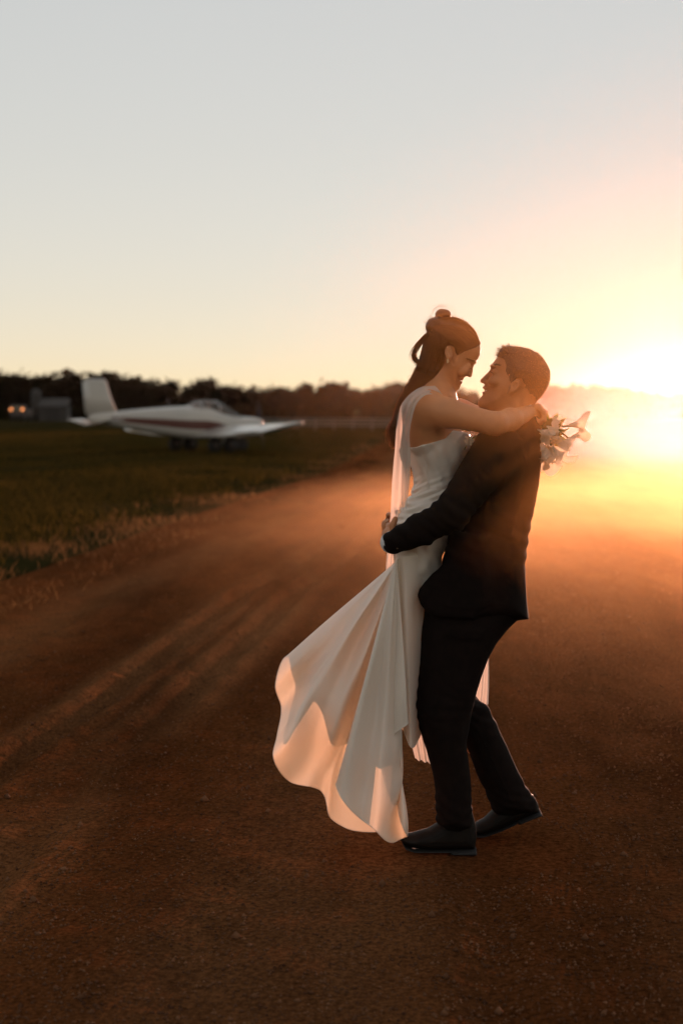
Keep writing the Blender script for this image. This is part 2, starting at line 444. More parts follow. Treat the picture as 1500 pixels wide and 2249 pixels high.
wob = 0.10 * vnoise(np.stack([P[:, 1] * 0.25, 0 * P[:, 1], 0 * P[:, 1]], 1), 31) + 0.03 * vnoise(np.stack([P[:, 1] * 1.1, 0 * P[:, 1], 0 * P[:, 1]], 1), 32)
o = off.ravel() + wob
for (c, w, dep, ph) in ((1.55, .16, .012, 0), (2.72, .075, .045, 1), (3.14, .075, .048, 2), (3.95, .13, .012, 3), (6.6, .16, .008, 4), (7.3, .14, .006, 5), (8.9, .2, .010, 6), (2.2, .3, .006, 7), (0.95, .10, .016, 8), (4.75, .09, .014, 9), (5.9, .10, .014, 10)):
    t = (o - c) / w
    breakup = np.clip((0.95 if ph in (1, 2) else 0.55) + 0.9 * vnoise(np.stack([P[:, 1] * 0.35, P[:, 0] * 0 + ph, 0 * P[:, 1]], 1), 40 + ph), 0, 1)
    z += breakup * dep * (-np.exp(-t * t) + 0.55 * np.exp(-(np.abs(t) - 1.7) ** 2 * 2.0))
    z += breakup * dep * 0.25 * np.exp(-t * t) * np.sin(P[:, 1] * 52 + P[:, 0] * 20)       # tread lugs
z *= 0.12 + 0.88 * fz
z += -0.006
e = np.minimum(off.ravel(), (edge_r(Yr.ravel()) - Xr.ravel()))
z -= 0.09 * np.clip(1 - e / 0.35, 0, 1) ** 1.5
z += 0.02 * np.exp(-((off.ravel() - 0.55) / 0.3) ** 2)
P[:, 2] = z
sun_trk = np.zeros(len(P))
for (c, w, st) in ((2.72, .22, .5), (3.15, .22, .6), (1.6, .35, .35), (4.2, .45, .45), (5.6, .5, .25), (6.8, .5, .4), (7.6, .4, .3), (9.2, .6, .35)):
    sun_trk = np.maximum(sun_trk, 0.75 * st * np.exp(-((o - c) / w) ** 4))
sun_trk = np.clip(sun_trk * (0.75 + 0.7 * vnoise(P * np.array([2.2, 0.5, 1]), 91) + 0.3 * vnoise(P * np.array([9, 3, 1]), 92)), 0, 1)
rd = obj('dirt_road', mesh_np('dirt_road', P, grid_faces(NS, NU)), M['dirt']); props(rd, kind='structure')
at = rd.data.attributes.new('sunlit_track', 'FLOAT', 'POINT'); at.data.foreach_set('value', sun_trk.astype(np.float32))
ROAD_P = P.reshape(NS, NU, 3)
def road_z(x, y):
    i = np.clip(np.searchsorted(ys, y), 1, NS - 1)
    row = ROAD_P[i]
    return np.array([np.interp(xx, r[:, 0], r[:, 2]) for xx, r in zip(x, row)])

# loose stones and clods on the road
def stones():
    n = 34000
    y = 2.6 * (22 / 2.6) ** (RNG.random(n) ** 1.25); half = 0.27 * y
    x = (RNG.random(n) * 2 - 1) * half
    ok = (x > edge_l(y) + 0.2) & (flat_zone(x, y) > 0.25)
    x, y = x[ok], y[ok]; n = len(x)
    r = 0.0022 + 0.0045 * RNG.random(n) ** 3 + 0.010 * (RNG.random(n) > 0.985) * RNG.random(n)
    zc = road_z(x, y) + r * 0.25
    dirs = np.array([(1, 0, 0), (-1, 0, 0), (0, 1, 0), (0, -1, 0), (0, 0, 1), (0, 0, -1)], float)
    V = np.stack([x, y, zc], 1)[:, None, :] + dirs[None] * r[:, None, None] * (0.6 + 0.8 * RNG.random((n, 6, 1)))
    f = np.array([(0, 2, 4), (2, 1, 4), (1, 3, 4), (3, 0, 4), (2, 0, 5), (1, 2, 5), (3, 1, 5), (0, 3, 5)])
    F = (f[None] + 6 * np.arange(n)[:, None, None]).reshape(-1, 3)
    return V.reshape(-1, 3), F
V, F = stones()
M['stone'] = pmat('clod_brown', (0.045, 0.017, 0.007), (0.19, 0.085, 0.04), 0.9, 9, spec=0.1)
props(obj('loose_stones', mesh_np('loose_stones', V, F), M['stone']), 'small brown stones and clods scattered over the dirt road', 'stones', kind='stuff')

# grass
def blades(n, y0, y1, keep, hmin, hmax, wpx, lean, seed, bias=1.0):
    g = np.random.default_rng(seed)
    y = y0 * (y1 / y0) ** (g.random(n) ** bias)
    x = -0.34 * y - 1 + g.random(n) * (edge_l(y) + 1.2 + 0.34 * y + 1)
    ok = g.random(n) < keep(x, y)
    x, y = x[ok], y[ok]; n = len(x)
    pat = 0.75 + 0.5 * vnoise(np.stack([x * 0.6, y * 0.35, 0 * x], 1), seed)
    h = (hmin + (hmax - hmin) * g.random(n)) * np.clip(pat, 0.3, 1.3)
    w = wpx * y / 3124 * (0.7 + 0.6 * g.random(n)); w = np.maximum(w, 0.003)
    a = g.random(n) * 2 * math.pi; b = g.random(n) * 2 * math.pi
    base = np.stack([x, y, np.full(n, -0.05)], 1)
    side = np.stack([np.cos(a), np.sin(a) * 0.6, 0 * a], 1) * w[:, None]
    tip = base + np.stack([np.cos(b) * h * lean, np.sin(b) * h * lean, h + 0.03], 1)
    mid = base + np.stack([np.cos(b) * h * lean * .3, np.sin(b) * h * lean * .3, h * .6], 1)
    V = np.stack([base - side, base + side, mid + side * .7, mid - side * .7, tip], 1).reshape(-1, 3)
    k = 5 * np.arange(n)[:, None]
    return V, [np.array([[0, 1, 2, 3]]) + k, np.array([[3, 2, 4]]) + k]
M['grass'] = pmat('grass_green', (0.026, 0.021, 0.006), (0.050, 0.032, 0.010), 0.7, 0.35, transl=0.35, tcol=(0.08, 0.055, 0.010), spec=0.0)
M['straw'] = pmat('grass_straw', (0.16, 0.078, 0.033), (0.06, 0.028, 0.010), 0.7, 1.5, transl=0.3, tcol=(0.24, 0.13, 0.05), spec=0.0)
V, F = blades(110000, 8, 130, lambda x, y: np.clip((edge_l(y) - 0.25 - x) / 1.3, 0, 1), 0.05, 0.13, 1.7, 0.5, 51)
props(obj('grass', mesh_np('grass', V, F), M['grass']), 'short dark green grass covering the airfield beside the road', 'grass', kind='stuff')
V, F = blades(75000, 8, 90, lambda x, y: 0.85 * np.exp(-((edge_l(y) + 0.05 - x) / 0.8) ** 2) * np.clip(0.35 + 1.2 * vnoise(np.stack([x * 1.1, y * 0.7, 0 * x], 1), 77), 0, 1), 0.03, 0.12, 1.2, 0.9, 52)
props(obj('dry_grass', mesh_np('dry_grass', V, F), M['straw']), 'dry straw coloured grass fringing the dirt road', 'grass', kind='stuff')

# ------------------------------------------------------------------ trees
M['bark'] = pmat('tree_bark', (0.06, 0.045, 0.03), (0.10, 0.08, 0.055), 0.9, 3, 0.02, 6)
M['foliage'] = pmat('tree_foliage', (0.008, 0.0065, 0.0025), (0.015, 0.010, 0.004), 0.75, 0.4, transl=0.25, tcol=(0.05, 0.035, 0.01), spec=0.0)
def tree_meshes(seed, w, h, kind):
    g = np.random.default_rng(seed)
    # unit tree of height h, width w
    trunk_top = h * (0.55 if kind == 'round' else 0.7)
    lines = [np.array([(0, 0, -0.3), (0.1 * g.normal(), 0, h * .25), (0.25 * g.normal(), 0.2 * g.normal(), trunk_top)])]
    rad = [(0.045 * h * 0.6, 0.015 * h)]
    blobs = []
    nb = 9 if kind == 'round' else 7
    for i in range(nb):
        a = 2 * math.pi * i / nb + g.normal() * .4; rr = w * .5 * (0.3 + 0.55 * g.random())
        zz = h * (0.30 + 0.55 * g.random())
        if kind == 'tall': zz = h * (0.45 + 0.45 * g.random())
        c = np.array([math.cos(a) * rr, math.sin(a) * rr, zz]); blobs.append((c, w * (0.16 + 0.10 * g.random())))
        s = np.array([0, 0, h * (0.2 + 0.3 * g.random())]); lines.append(np.array([s, (s + c) / 2 + (0, 0, 0.04 * h), c])); rad.append((0.014 * h, 0.004 * h))
    blobs.append((np.array([0.05 * w * g.normal(), 0, h * 0.86]), w * .2)); blobs.append((np.array([0, 0, h * .55]), w * .3))
    if kind == 'round':
        for i in range(4): blobs.append((np.array([w * .3 * g.normal(), w * .3 * g.normal(), h * .2]), w * .2))
    Vt, Ft, o = [], [], 0
    for L, (r0, r1) in zip(lines, rad):
        v, f = tubes([spline(L, 6)], r0, r1, 6); Vt.append(v); Ft.append(f + o); o += len(v)
    tm = mesh_np('trunk', np.concatenate(Vt), np.concatenate(Ft))
    C = []
    for c, r in blobs:
        n = int(150 * (r / (0.2 * w)) ** 2)
        d = g.normal(size=(n, 3)); d /= np.linalg.norm(d, axis=1, keepdims=True)
        C.append(c + d * r * (g.random((n, 1)) ** 0.45) * np.array([1.15, 1.15, 0.85]) * (1 + 0.25 * g.normal(size=(n, 1))))
    C = np.concatenate(C); n = len(C)
    s = 0.028 * h + 0.05 * w * g.random((n, 1, 1))
    V = C[:, None, :] + g.normal(size=(n, 4, 3)) * s * 0.8
    V = V.reshape(-1, 3); V[:, 2] = np.maximum(V[:, 2], 0.05)
    cm = mesh_np('crown', V, np.arange(4 * n).reshape(n, 4), smooth=False)
    return tm, cm
TREE = [tree_meshes(100 + i, w, h, k) for i, (w, h, k) in enumerate(((8, 8, 'round'), (7, 9, 'tall'), (9.5, 8, 'round'), (6, 8, 'tall'), (8.5, 7, 'round')))]
THI = [8, 9, 8, 8, 7]
tops = [(-260, 822), (-190, 815), (-120, 820), (-60, 812), (0, 818), (40, 824), (75, 826), (112, 827), (165, 821), (200, 822), (236, 816), (292, 829), (330, 837), (372, 835),
        (425, 850), (462, 836), (505, 849), (548, 852), (590, 856), (622, 852), (662, 842), (702, 854), (742, 842), (785, 856), (825, 850), (866, 842), (905, 848),
        (950, 856), (1000, 858), (1045, 861), (1090, 856), (1140, 855), (1180, 852), (1222, 846), (1262, 849), (1304, 850), (1342, 851), (1390, 858), (1440, 862), (1490, 862), (1540, 860), (1600, 855), (1680, 850), (1770, 846)]
tops = [(x, 824 + (k * 7) % 13) for k, x in enumerate(range(-1150, -280, 62))] + tops + [(x, 846 + (k * 5) % 11) for k, x in enumerate(range(1840, 2560, 72))]
def place_tree(i, px, py, depth, label, grp, wide=1.0):
    k = (i * 3 + i // 4) % 5
    h = CAM_H + (905.5 - py) / 3124.0 * depth
    b = W(px, 905.5, 0, depth)
    t = empty('tree', (b[0], depth, -0.05), label, 'tree', grp, rz=(i * 1.7) % 6.28)
    s = h / THI[k] * 0.98
    t.scale = (s * wide, s * wide, s)
    for nm, me, mt in (('trunk', TREE[k][0], M['bark']), ('crown', TREE[k][1], M['foliage'])):
        o_ = bpy.data.objects.new(nm, me); COL.objects.link(o_); o_.parent = t
        if not me.materials: me.materials.append(mt)
BINS = [(-280, 'in the open treeline well past the parked truck'), (-20, 'beside the parked truck, away from the tank'), (150, 'behind the parked truck and the water tank'), (262, 'behind the aeroplane\'s tail fin'), (420, 'behind the aeroplane\'s rear fuselage'), (570, 'behind the aeroplane\'s cabin and nose'),
        (700, 'beyond the aeroplane\'s wing tip'), (880, 'behind the white fence, beside the woman\'s hair'), (1080, 'behind the two faces'), (1350, 'in dust beyond the back of the man\'s head'), (1620, 'in the glare below the sun'), (9999, 'in the treeline past the sun glare')]
def where(px): return next(t for lim, t in BINS if px < lim)
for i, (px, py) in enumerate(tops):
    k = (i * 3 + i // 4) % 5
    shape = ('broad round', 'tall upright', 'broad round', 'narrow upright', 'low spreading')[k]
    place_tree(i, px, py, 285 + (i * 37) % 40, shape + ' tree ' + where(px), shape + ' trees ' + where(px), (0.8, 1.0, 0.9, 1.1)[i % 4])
for i in range(34):
    px = -240 + i * 59 + (i * 23) % 17
    py = np.interp(px, [0, 300, 700, 1300, 1800], [838, 856, 866, 868, 862]) + (i * 7) % 9
    place_tree(i + 2, px, py, 345 + (i * 29) % 30, 'low tree of the rear row ' + where(px), 'rear row trees ' + where(px), 1.3)
# undergrowth: reads as one dark mass
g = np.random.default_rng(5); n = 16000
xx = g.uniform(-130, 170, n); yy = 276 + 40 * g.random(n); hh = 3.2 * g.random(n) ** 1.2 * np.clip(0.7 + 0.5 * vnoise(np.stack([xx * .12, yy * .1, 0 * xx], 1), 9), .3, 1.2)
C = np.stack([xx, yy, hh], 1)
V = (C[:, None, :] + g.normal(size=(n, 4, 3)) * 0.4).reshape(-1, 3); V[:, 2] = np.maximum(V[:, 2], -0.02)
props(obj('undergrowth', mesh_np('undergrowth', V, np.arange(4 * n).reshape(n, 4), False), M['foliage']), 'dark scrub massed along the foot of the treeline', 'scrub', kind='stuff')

# ------------------------------------------------------------------ white rail fence in the distance
M['white_paint'] = pmat('white_paint', (0.20, 0.17, 0.15), (0.15, 0.13, 0.11), 0.5, 2)
fa, fb = W(575, 905, 0, 128), W(905, 905, 0, 118)
fe = empty('rail_fence', (fa[0], fa[1], -0.045), 'long low white rail fence crossing the field before the trees', 'fence')
npost = 9
for i in range(npost):
    p = fa + (fb - fa) * i / (npost - 1)
    v, f = box_mesh((p[0] - .05, p[1] - .05, -0.2), (p[0] + .05, p[1] + .05, 1.02)); obj('post', mesh_np('post', v, f, False), M['white_paint'], fe)
for zz in (0.38, 0.66, 0.94):
    dirv = (fb - fa); dirv[2] = 0
    nrm = np.array([-dirv[1], dirv[0], 0]); nrm /= np.linalg.norm(nrm)
    a = fa * [1, 1, 0] - nrm * .06 * -1; b = fb * [1, 1, 0] + nrm * .06
    V = np.array([q + nrm * s * .018 + np.array([0, 0, zz + t * .055]) for q in (a, b) for s in (-1, 1) for t in (-1, 1)])
    obj('rail', mesh_np('rail', V, np.array([(0, 1, 3, 2), (4, 6, 7, 5), (0, 4, 5, 1), (2, 3, 7, 6), (0, 2, 6, 4), (1, 5, 7, 3)]), False), M['white_paint'], fe)

# ------------------------------------------------------------------ tank, shed and truck by the trees
M['galv'] = pmat('galvanised_iron', (0.05, 0.04, 0.033), (0.035, 0.028, 0.022), 0.8, 0.8)
M['opening_shade'] = pmat('shed_shade_dark', (0.03, 0.025, 0.02), None, 0.9)
M['dark_paint'] = pmat('dark_truck_paint', (0.06, 0.035, 0.025), (0.04, 0.025, 0.02), 0.4, 1)
M['glass'] = pmat('dark_glass', (0.05, 0.05, 0.05), None, 0.08, spec=0.8)
def lathe(prof, seg=24):
    prof = np.array(prof); a = np.linspace(0, 2 * math.pi, seg, endpoint=False)
    V = np.stack([prof[None, :, 0] * np.cos(a)[:, None], prof[None, :, 0] * np.sin(a)[:, None], np.repeat(prof[None, :, 1], seg, 0)], -1).reshape(-1, 3)
    return V, grid_faces(seg, len(prof), True)
DP = 250.0
p = W(81, 905, 0, DP)
tank = empty('water_tank', (p[0], DP, -0.04), 'pale upright water tank standing against the dark trees by the shed', 'tank')
V, F = lathe([(0.0, 0), (0.9, 0), (0.9, 4.9), (0.82, 5.2), (0.0, 5.75)]); obj('tank_shell', mesh_np('tank_shell', V, F), M['galv'], tank, (0, 0, 0))
for zz in (1.2, 2.4, 3.6):
    V, F = lathe([(0.9, zz), (0.95, zz + .04), (0.95, zz + .12), (0.9, zz + .16)]); obj('hoop', mesh_np('hoop', V, F), M['galv'], tank, (0, 0, 0))
p = W(122, 905, 0, DP)
shed = empty('farm_shed', (p[0], DP, -0.04), 'low pale iron shed half hidden behind the tailplane', 'shed')
V, F = box_mesh((-2.4, -2, 0), (2.4, 2, 2.5)); obj('wall', mesh_np('wall', V, F, False), M['galv'], shed, (0, 0, 0))
V = np.array([(-2.7, -2.3, 2.45), (2.7, -2.3, 2.45), (2.7, 0, 3.9), (-2.7, 0, 3.9), (2.7, 2.3, 2.45), (-2.7, 2.3, 2.45)])
V = np.concatenate([V, V + [0, 0, .1]])
F = np.array([(0, 3, 2, 1), (3, 5, 4, 2), (6, 7, 8, 9), (9, 8, 10, 11), (0, 1, 7, 6), (4, 5, 11, 10)]); obj('roof', mesh_np('roof', V, [F, np.array([(0, 6, 9), (0, 9, 3), (3, 9, 11), (3, 11, 5), (1, 2, 8), (1, 8, 7), (2, 4, 10), (2, 10, 8)])], False), M['galv'], shed, (0, 0, 0))
V, F = box_mesh((-1.2, -2.04, 0), (1.2, -2.003, 2.1)); obj('doorway_shade', mesh_np('doorway_shade', V, F, False), M['opening_shade'], shed, (0, 0, 0))  # dark slab on the closed wall stands in for shade inside
p = W(46, 905, 0, 235)
truck = empty('parked_truck', (p[0], 235, -0.04), 'dark parked truck with two glowing orange lamps in front of the trees', 'truck')
def tpart(nm, lo, hi, mt, par=truck):
    V, F = box_mesh(lo, hi); ob_ = obj(nm, mesh_np(nm, V, F, False), mt, par, (0, 0, 0)); bv = ob_.modifiers.new('bevel', 'BEVEL'); bv.width = 0.06; bv.segments = 2; return ob_
tpart('chassis', (-1.0, -2.6, 0.6), (1.0, 3.6, 0.85), M['rubber'])
cab = tpart('cab', (-1.15, -2.7, 0.85), (1.15, -0.9, 2.75), M['dark_paint'])
tpart('windscreen', (-1.0, -2.74, 1.75), (1.0, -2.72, 2.55), M['glass'], cab)
tpart('tray', (-1.2, -0.7, 0.95), (1.2, 3.7, 2.1), M['dark_paint'])
m, n_, l_ = newmat('amber_lamp'); o_ = n_.new('ShaderNodeOutputMaterial'); e_ = n_.new('ShaderNodeEmission'); e_.inputs[0].default_value = (1, 0.32, 0.1, 1); e_.inputs[1].default_value = 0.9; l_.new(e_.outputs[0], o_.inputs[0]); M['lamp'] = m
for sx in (-0.92, 0.92):
    V, F = lathe([(0, -.1), (.17, -.1), (.17, .02), (.1, .07), (0, .09)], 14); V = V[:, [0, 2, 1]] * [1, -1, 1]
    obj('lamp', mesh_np('lamp', V, F), M['lamp'], truck, (sx, -2.76, 2.02))
    for yy in (-1.8, 2.4):
        V, F = lathe([(0, -.14), (.42, -.14), (.5, -.08), (.5, .08), (.42, .14), (0, .14)], 20); V = V[:, [2, 0, 1]]
        obj('wheel', mesh_np('wheel', V, F), M['rubber'], truck, (sx * 1.05, yy, 0.5))

# ------------------------------------------------------------------ the aeroplane
M['plane_white'] = pmat('aircraft_white', (0.52, 0.47, 0.41), (0.44, 0.40, 0.35), 0.30, 0.8, coat=0.3)
M['plane_red'] = pmat('aircraft_red_stripe', (0.09, 0.018, 0.010), None, 0.35)
M['canopy'] = pmat('canopy_glass', (0.10, 0.08, 0.06), (0.07, 0.06, 0.04), 0.06, 1.0, spec=0.9, sheer=0.55)
M['metal'] = pmat('bare_metal', (0.35, 0.34, 0.33), None, 0.35, metal=0.8)
AL = math.radians(35); PD = 55.0
pw = W(443, 905, 0, PD)
plane = empty('light_aeroplane', (pw[0], PD, -0.03), 'white low wing propeller aeroplane with red side stripe parked on the grass', 'aeroplane', rz=AL)
def pl(nm, V, F, mt, par=None, smooth=True):
    V = np.array(V, float); V[:, 0] = np.where(V[:, 0] < 0, V[:, 0] * 0.87, V[:, 0])
    return obj(nm, mesh_np(nm, V, F, smooth), mt, par or plane, (0, 0, 0))
ST = [  # s, z_bottom, z_top, half width
    (-5.45, 1.22, 1.42, 0.05), (-4.9, 1.10, 1.50, 0.16), (-3.6, 0.92, 1.60, 0.30), (-2.2, 0.70, 1.70, 0.45), (-0.9, 0.52, 1.76, 0.55), (0.1, 0.50, 1.74, 0.58),
    (0.9, 0.52, 1.46, 0.56), (1.6, 0.55, 1.37, 0.53), (2.3, 0.58, 1.33, 0.50), (2.52, 0.64, 1.27, 0.42), (2.58, 0.84, 1.10, 0.16)]
def fus(st, a):
    s_, zb, zt, hw = st; ca, sa = math.cos(a), math.sin(a); e_ = 0.62
    return (s_, hw * math.copysign(abs(ca) ** e_, ca), (zb + zt) / 2 + (zt - zb) / 2 * math.copysign(abs(sa) ** e_, sa))
SS = spline(ST, 60)
seg = 32
V = np.array([fus(st, 2 * math.pi * k / seg) for k in range(seg) for st in SS])
fz_ = grid_faces(seg, len(SS), True)
fuse = pl('fuselage', V, fz_, M['plane_white'])
# red side stripe, a raised band on each flank
for sd in (-1, 1):
    rows = []
    for st in SS[8:56]:
        t = (st[0] + 5.4) / 8.0
        lo_a, hi_a = np.interp(t, [0, .3, 1], [-.22, -.22, -.25]), np.interp(t, [0, .3, 1], [.12, .06, .0])
        for q in np.linspace(lo_a, hi_a, 5):
            p = np.array(fus((st[0], st[1], st[2], st[3] + .006), q)); p[1] *= sd; rows.append(p)
    f = grid_faces(len(SS[8:56]), 5); f = f if sd > 0 else f[:, ::-1]
    pl('side_stripe', np.array(rows), f, M['plane_red'], fuse)
def foil(pts, thick):
    """pts: list of (leading xyz, chord, thickness) -> closed aerofoil loft along span"""
    prof = [(0, 0), (.06, .45), (.25, .95), (.5, .9), (.8, .4), (1, .03), (.8, -.3), (.5, -.55), (.25, -.6), (.06, -.35)]
    V = []
    for le, ch, th, ax in pts:
        for c, t in prof:
            p = np.array(le, float); p[0] -= c * ch
            if ax == 'z': p[2] += t * th * .5 - (.17 * c * ch if ch > .95 else 0)
            else: p[1] += t * th * .5
            V.append(p)
    k = len(prof); nsp = len(pts)
    F = [(i * k + j, i * k + (j + 1) % k, (i + 1) * k + (j + 1) % k, (i + 1) * k + j) for i in range(nsp - 1) for j in range(k)]
    caps = [tuple(range(k))[::-1], tuple((nsp - 1) * k + j for j in range(k))]
    return np.array(V), [np.array(F), np.array(caps)]
for sd in (-1, 1):
    tip = 5.65
    V, F = foil([((1.25, sd * .4, .94), 2.15, .40, 'z'), ((1.2, sd * 2.6, .98), 2.1, .38, 'z'), ((1.1, sd * 5.1, 1.08), 1.9, .30, 'z'), ((1.0, sd * tip, 1.16), 1.6, .2, 'z'), ((.8, sd * (tip + .25), 1.18), 1.0, .06, 'z')], .3)
    wg = pl('wing', V, F, M['plane_white'])
    V, F = foil([((-0.35, sd * 3.6, .78), .52, .09, 'z'), ((-0.42, sd * 5.0, .84), .48, .07, 'z')], .1); V[:, 2] -= .0; pl('aileron', V, F, M['plane_white'], wg)
    V, F = foil([((-4.55, sd * .1, 1.22), 1.0, .12, 'z'), ((-4.7, sd * 1.6, 1.24), .8, .09, 'z'), ((-4.8, sd * 2.0, 1.25), .6, .04, 'z')], .1)
    pl('tailplane', V, F, M['plane_white'])
    # main gear: a leg with two tyres
    gy = sd * 1.55
    v1, f1 = capped_tube([(0.15, gy, .75), (0.05, gy, .45), (0.0, gy, .28)], [.07, .06, .05], 10)
    gl = pl('gear_leg', v1, f1, M['metal'])
    for dxw in (-.36, .36):
        V, F = lathe([(0, -.09), (.2, -.1), (.3, -.07), (.3, .07), (.2, .1), (0, .09)], 22); V = V[:, [0, 2, 1]] + [dxw, gy, .30]
        wh = pl('wheel', V, F, M['rubber'])
        V, F = lathe([(0, -.105), (.13, -.105), (.13, .105), (0, .105)], 16); V = V[:, [0, 2, 1]] + [dxw, gy, .30]; pl('rim', V, F, M['dark_paint'], wh)
    v1, f1 = capped_tube([(-.36, gy, .30), (.36, gy, .30)], [.04, .04], 8); pl('axle', v1, f1, M['metal'], gl)
V, F = foil([((-4.05, 0, 1.42), 1.5, .15, 'y'), ((-4.35, 0, 2.0), 1.25, .13, 'y'), ((-4.6, 0, 2.68), 1.02, .09, 'y'), ((-4.7, 0, 2.76), .85, .03, 'y')], .1)
fin = pl('fin', V, F, M['plane_white'])
V, F = foil([((-5.18, 0, 1.45), .42, .10, 'y'), ((-5.37, 0, 2.66), .34, .06, 'y')], .1); pl('rudder', V, F, M['plane_white'], fin)
# nose gear
v1, f1 = capped_tube([(1.7, 0, .7), (1.78, 0, .28)], [.06, .05], 10); pl('gear_leg', v1, f1, M['metal'])
V, F = lathe([(0, -.08), (.18, -.09), (.26, -.06), (.26, .06), (.18, .09), (0, .08)], 22); V = V[:, [0, 2, 1]] + [1.8, 0, .26]; pl('wheel', V, F, M['rubber'])
# canopy
CS = [(-0.75, 1.72, .0, .40), (-0.3, 1.72, .18, .46), (0.2, 1.68, .30, .48), (0.7, 1.54, .36, .48), (1.15, 1.42, .22, .46), (1.6, 1.33, .03, .40)]
CSs = spline(CS, 24); V = []
for k in range(17):
    a = math.pi * k / 16
    for s_, zb, hgt, hw in CSs: V.append((s_, hw * math.cos(a), zb - .06 + (hgt + .08) * math.sin(a) ** .7))
can = pl('canopy', np.array(V), grid_faces(17, 24), M['canopy'])
for sx, zt in ((-0.25, 1.93), (0.55, 1.96)):
    arc = [(sx, .475 * math.cos(a), 1.62 + (zt - 1.62) * math.sin(a) ** .7) for a in np.linspace(0, math.pi, 14)]
    v1, f1 = tubes([np.array(arc)], .03, .03, 6); pl('canopy_frame', v1, f1, M['metal'], can)
# propeller
V, F = lathe([(0, .34), (.06, .3), (.14, .15), (.17, 0), (0, 0)], 18); V = V[:, [2, 0, 1]] + [2.58, 0, .97]; spn = pl('spinner', V, F, M['metal'])
for a0 in (math.radians(78), math.radians(258)):
    V = []
    for r in np.linspace(.12, 1.02, 9):
        wd = .05 + .07 * math.sin(math.pi * min(1, (r + .1) / 1.15)); tw = math.radians(62 - 45 * r)
        for c, t in ((-1, 0), (0, .018), (1, 0), (0, -.018)):
            dx = c * wd * math.sin(tw) + t; dt = c * wd * math.cos(tw)
            V.append((2.68 + dx, r * math.cos(a0) - dt * math.sin(a0), .97 + r * math.sin(a0) + dt * math.cos(a0)))
    F = [(i * 4 + j, i * 4 + (j + 1) % 4, (i + 1) * 4 + (j + 1) % 4, (i + 1) * 4 + j) for i in range(8) for j in range(4)]
    pl('propeller_blade', np.array(V), [np.array(F), np.array([(0, 1, 2, 3), (35, 34, 33, 32)])], M['rubber'], spn)
v1, f1 = capped_tube([(-1.6, 0, 1.7), (-1.68, 0, 2.05)], [.012, .006], 6); pl('aerial', v1, f1, M['metal'], fuse)

# ------------------------------------------------------------------ dusty air
V, F = box_mesh((-662, -70, -1.2), (662, 662, 13.5))
hz = obj('haze', mesh_np('haze', V, F, False), None)
m, n_, l_ = newmat('dusty_air'); o_ = n_.new('ShaderNodeOutputMaterial'); pv = n_.new('ShaderNodeVolumePrincipled')
pv.inputs['Color'].default_value = (0.95, 0.90, 0.84, 1); pv.inputs['Density'].default_value = HAZE_DENSITY; pv.inputs['Anisotropy'].default_value = HAZE_G
l_.new(pv.outputs[0], o_.inputs['Volume']); hz.data.materials.append(m)
props(hz, 'fine sunlit dust hanging in the air over the whole field', 'haze', kind='stuff')
# dust kicked up along the road and an added glare veil, each thinning out at its edges
def ellipsoid(c, r, nu=32, nv=18):
    a = np.linspace(0, 2 * math.pi, nu, endpoint=False); b = np.linspace(-math.pi / 2 + 1e-3, math.pi / 2 - 1e-3, nv)
    A, B = np.meshgrid(a, b, indexing='ij')
    return np.stack([np.cos(A) * np.cos(B) * r[0], np.sin(A) * np.cos(B) * r[1], np.sin(B) * r[2]], -1).reshape(-1, 3) + np.array(c), grid_faces(nu, nv, True)
def dust(name, c, r, dens, aniso, label, pw=1.3, colr=(0.92, 0.92, 0.98)):
    V, F = ellipsoid((0, 0, 0), r)
    V[:, 2] = np.maximum(V[:, 2], -0.25 - c[2])
    dc = obj(name, mesh_np(name, V, F), None); dc.location = c
    m, n_, l_ = newmat('dust_and_glare'); o_ = n_.new('ShaderNodeOutputMaterial'); pv = n_.new('ShaderNodeVolumePrincipled')
    tc = n_.new('ShaderNodeTexCoord'); mp = n_.new('ShaderNodeMapping'); mp.inputs['Scale'].default_value = tuple(1 / q for q in r)
    gr = n_.new('ShaderNodeTexGradient'); gr.gradient_type = 'SPHERICAL'
    nz = n_.new('ShaderNodeTexNoise'); nz.inputs['Scale'].default_value = 0.3; nz.inputs['Detail'].default_value = 3
    mr = n_.new('ShaderNodeMapRange'); mr.inputs[1].default_value = 0.35; mr.inputs[2].default_value = 0.7; mr.inputs[3].default_value = 0.35; mr.inputs[4].default_value = 1.5
    m1 = n_.new('ShaderNodeMath'); m1.operation = 'POWER'; m1.inputs[1].default_value = pw
    m2 = n_.new('ShaderNodeMath'); m2.operation = 'MULTIPLY'; m3 = n_.new('ShaderNodeMath'); m3.operation = 'MULTIPLY'; m3.inputs[1].default_value = dens
    l_.new(tc.outputs['Object'], mp.inputs[0]); l_.new(mp.outputs[0], gr.inputs[0]); l_.new(tc.outputs['Object'], nz.inputs['Vector'])
    l_.new(gr.outputs[1], m1.inputs[0]); l_.new(nz.outputs[0], mr.inputs[0]); l_.new(m1.outputs[0], m2.inputs[0]); l_.new(mr.outputs[0], m2.inputs[1]); l_.new(m2.outputs[0], m3.inputs[0])
    l_.new(m3.outputs[0], pv.inputs['Density']); pv.inputs['Color'].default_value = (*colr, 1); pv.inputs['Anisotropy'].default_value = aniso
    l_.new(pv.outputs[0], o_.inputs['Volume']); dc.data.materials.append(m)
    return props(dc, label, 'dust', kind='stuff')
dust('dust_layer', (7.9, 16.0, -0.1), (11.0, 15.5, 1.2), 0.040, 0.80, 'thin orange dust skimming low over the dirt road', 1.0, (0.95, 0.57, 0.27))
dust('dust_plume', (11.0, 38.0, 0.6), (8.5, 27.0, 3.2), 0.0062, 0.82, 'glowing pink plume of dust rising over the road towards the sun')
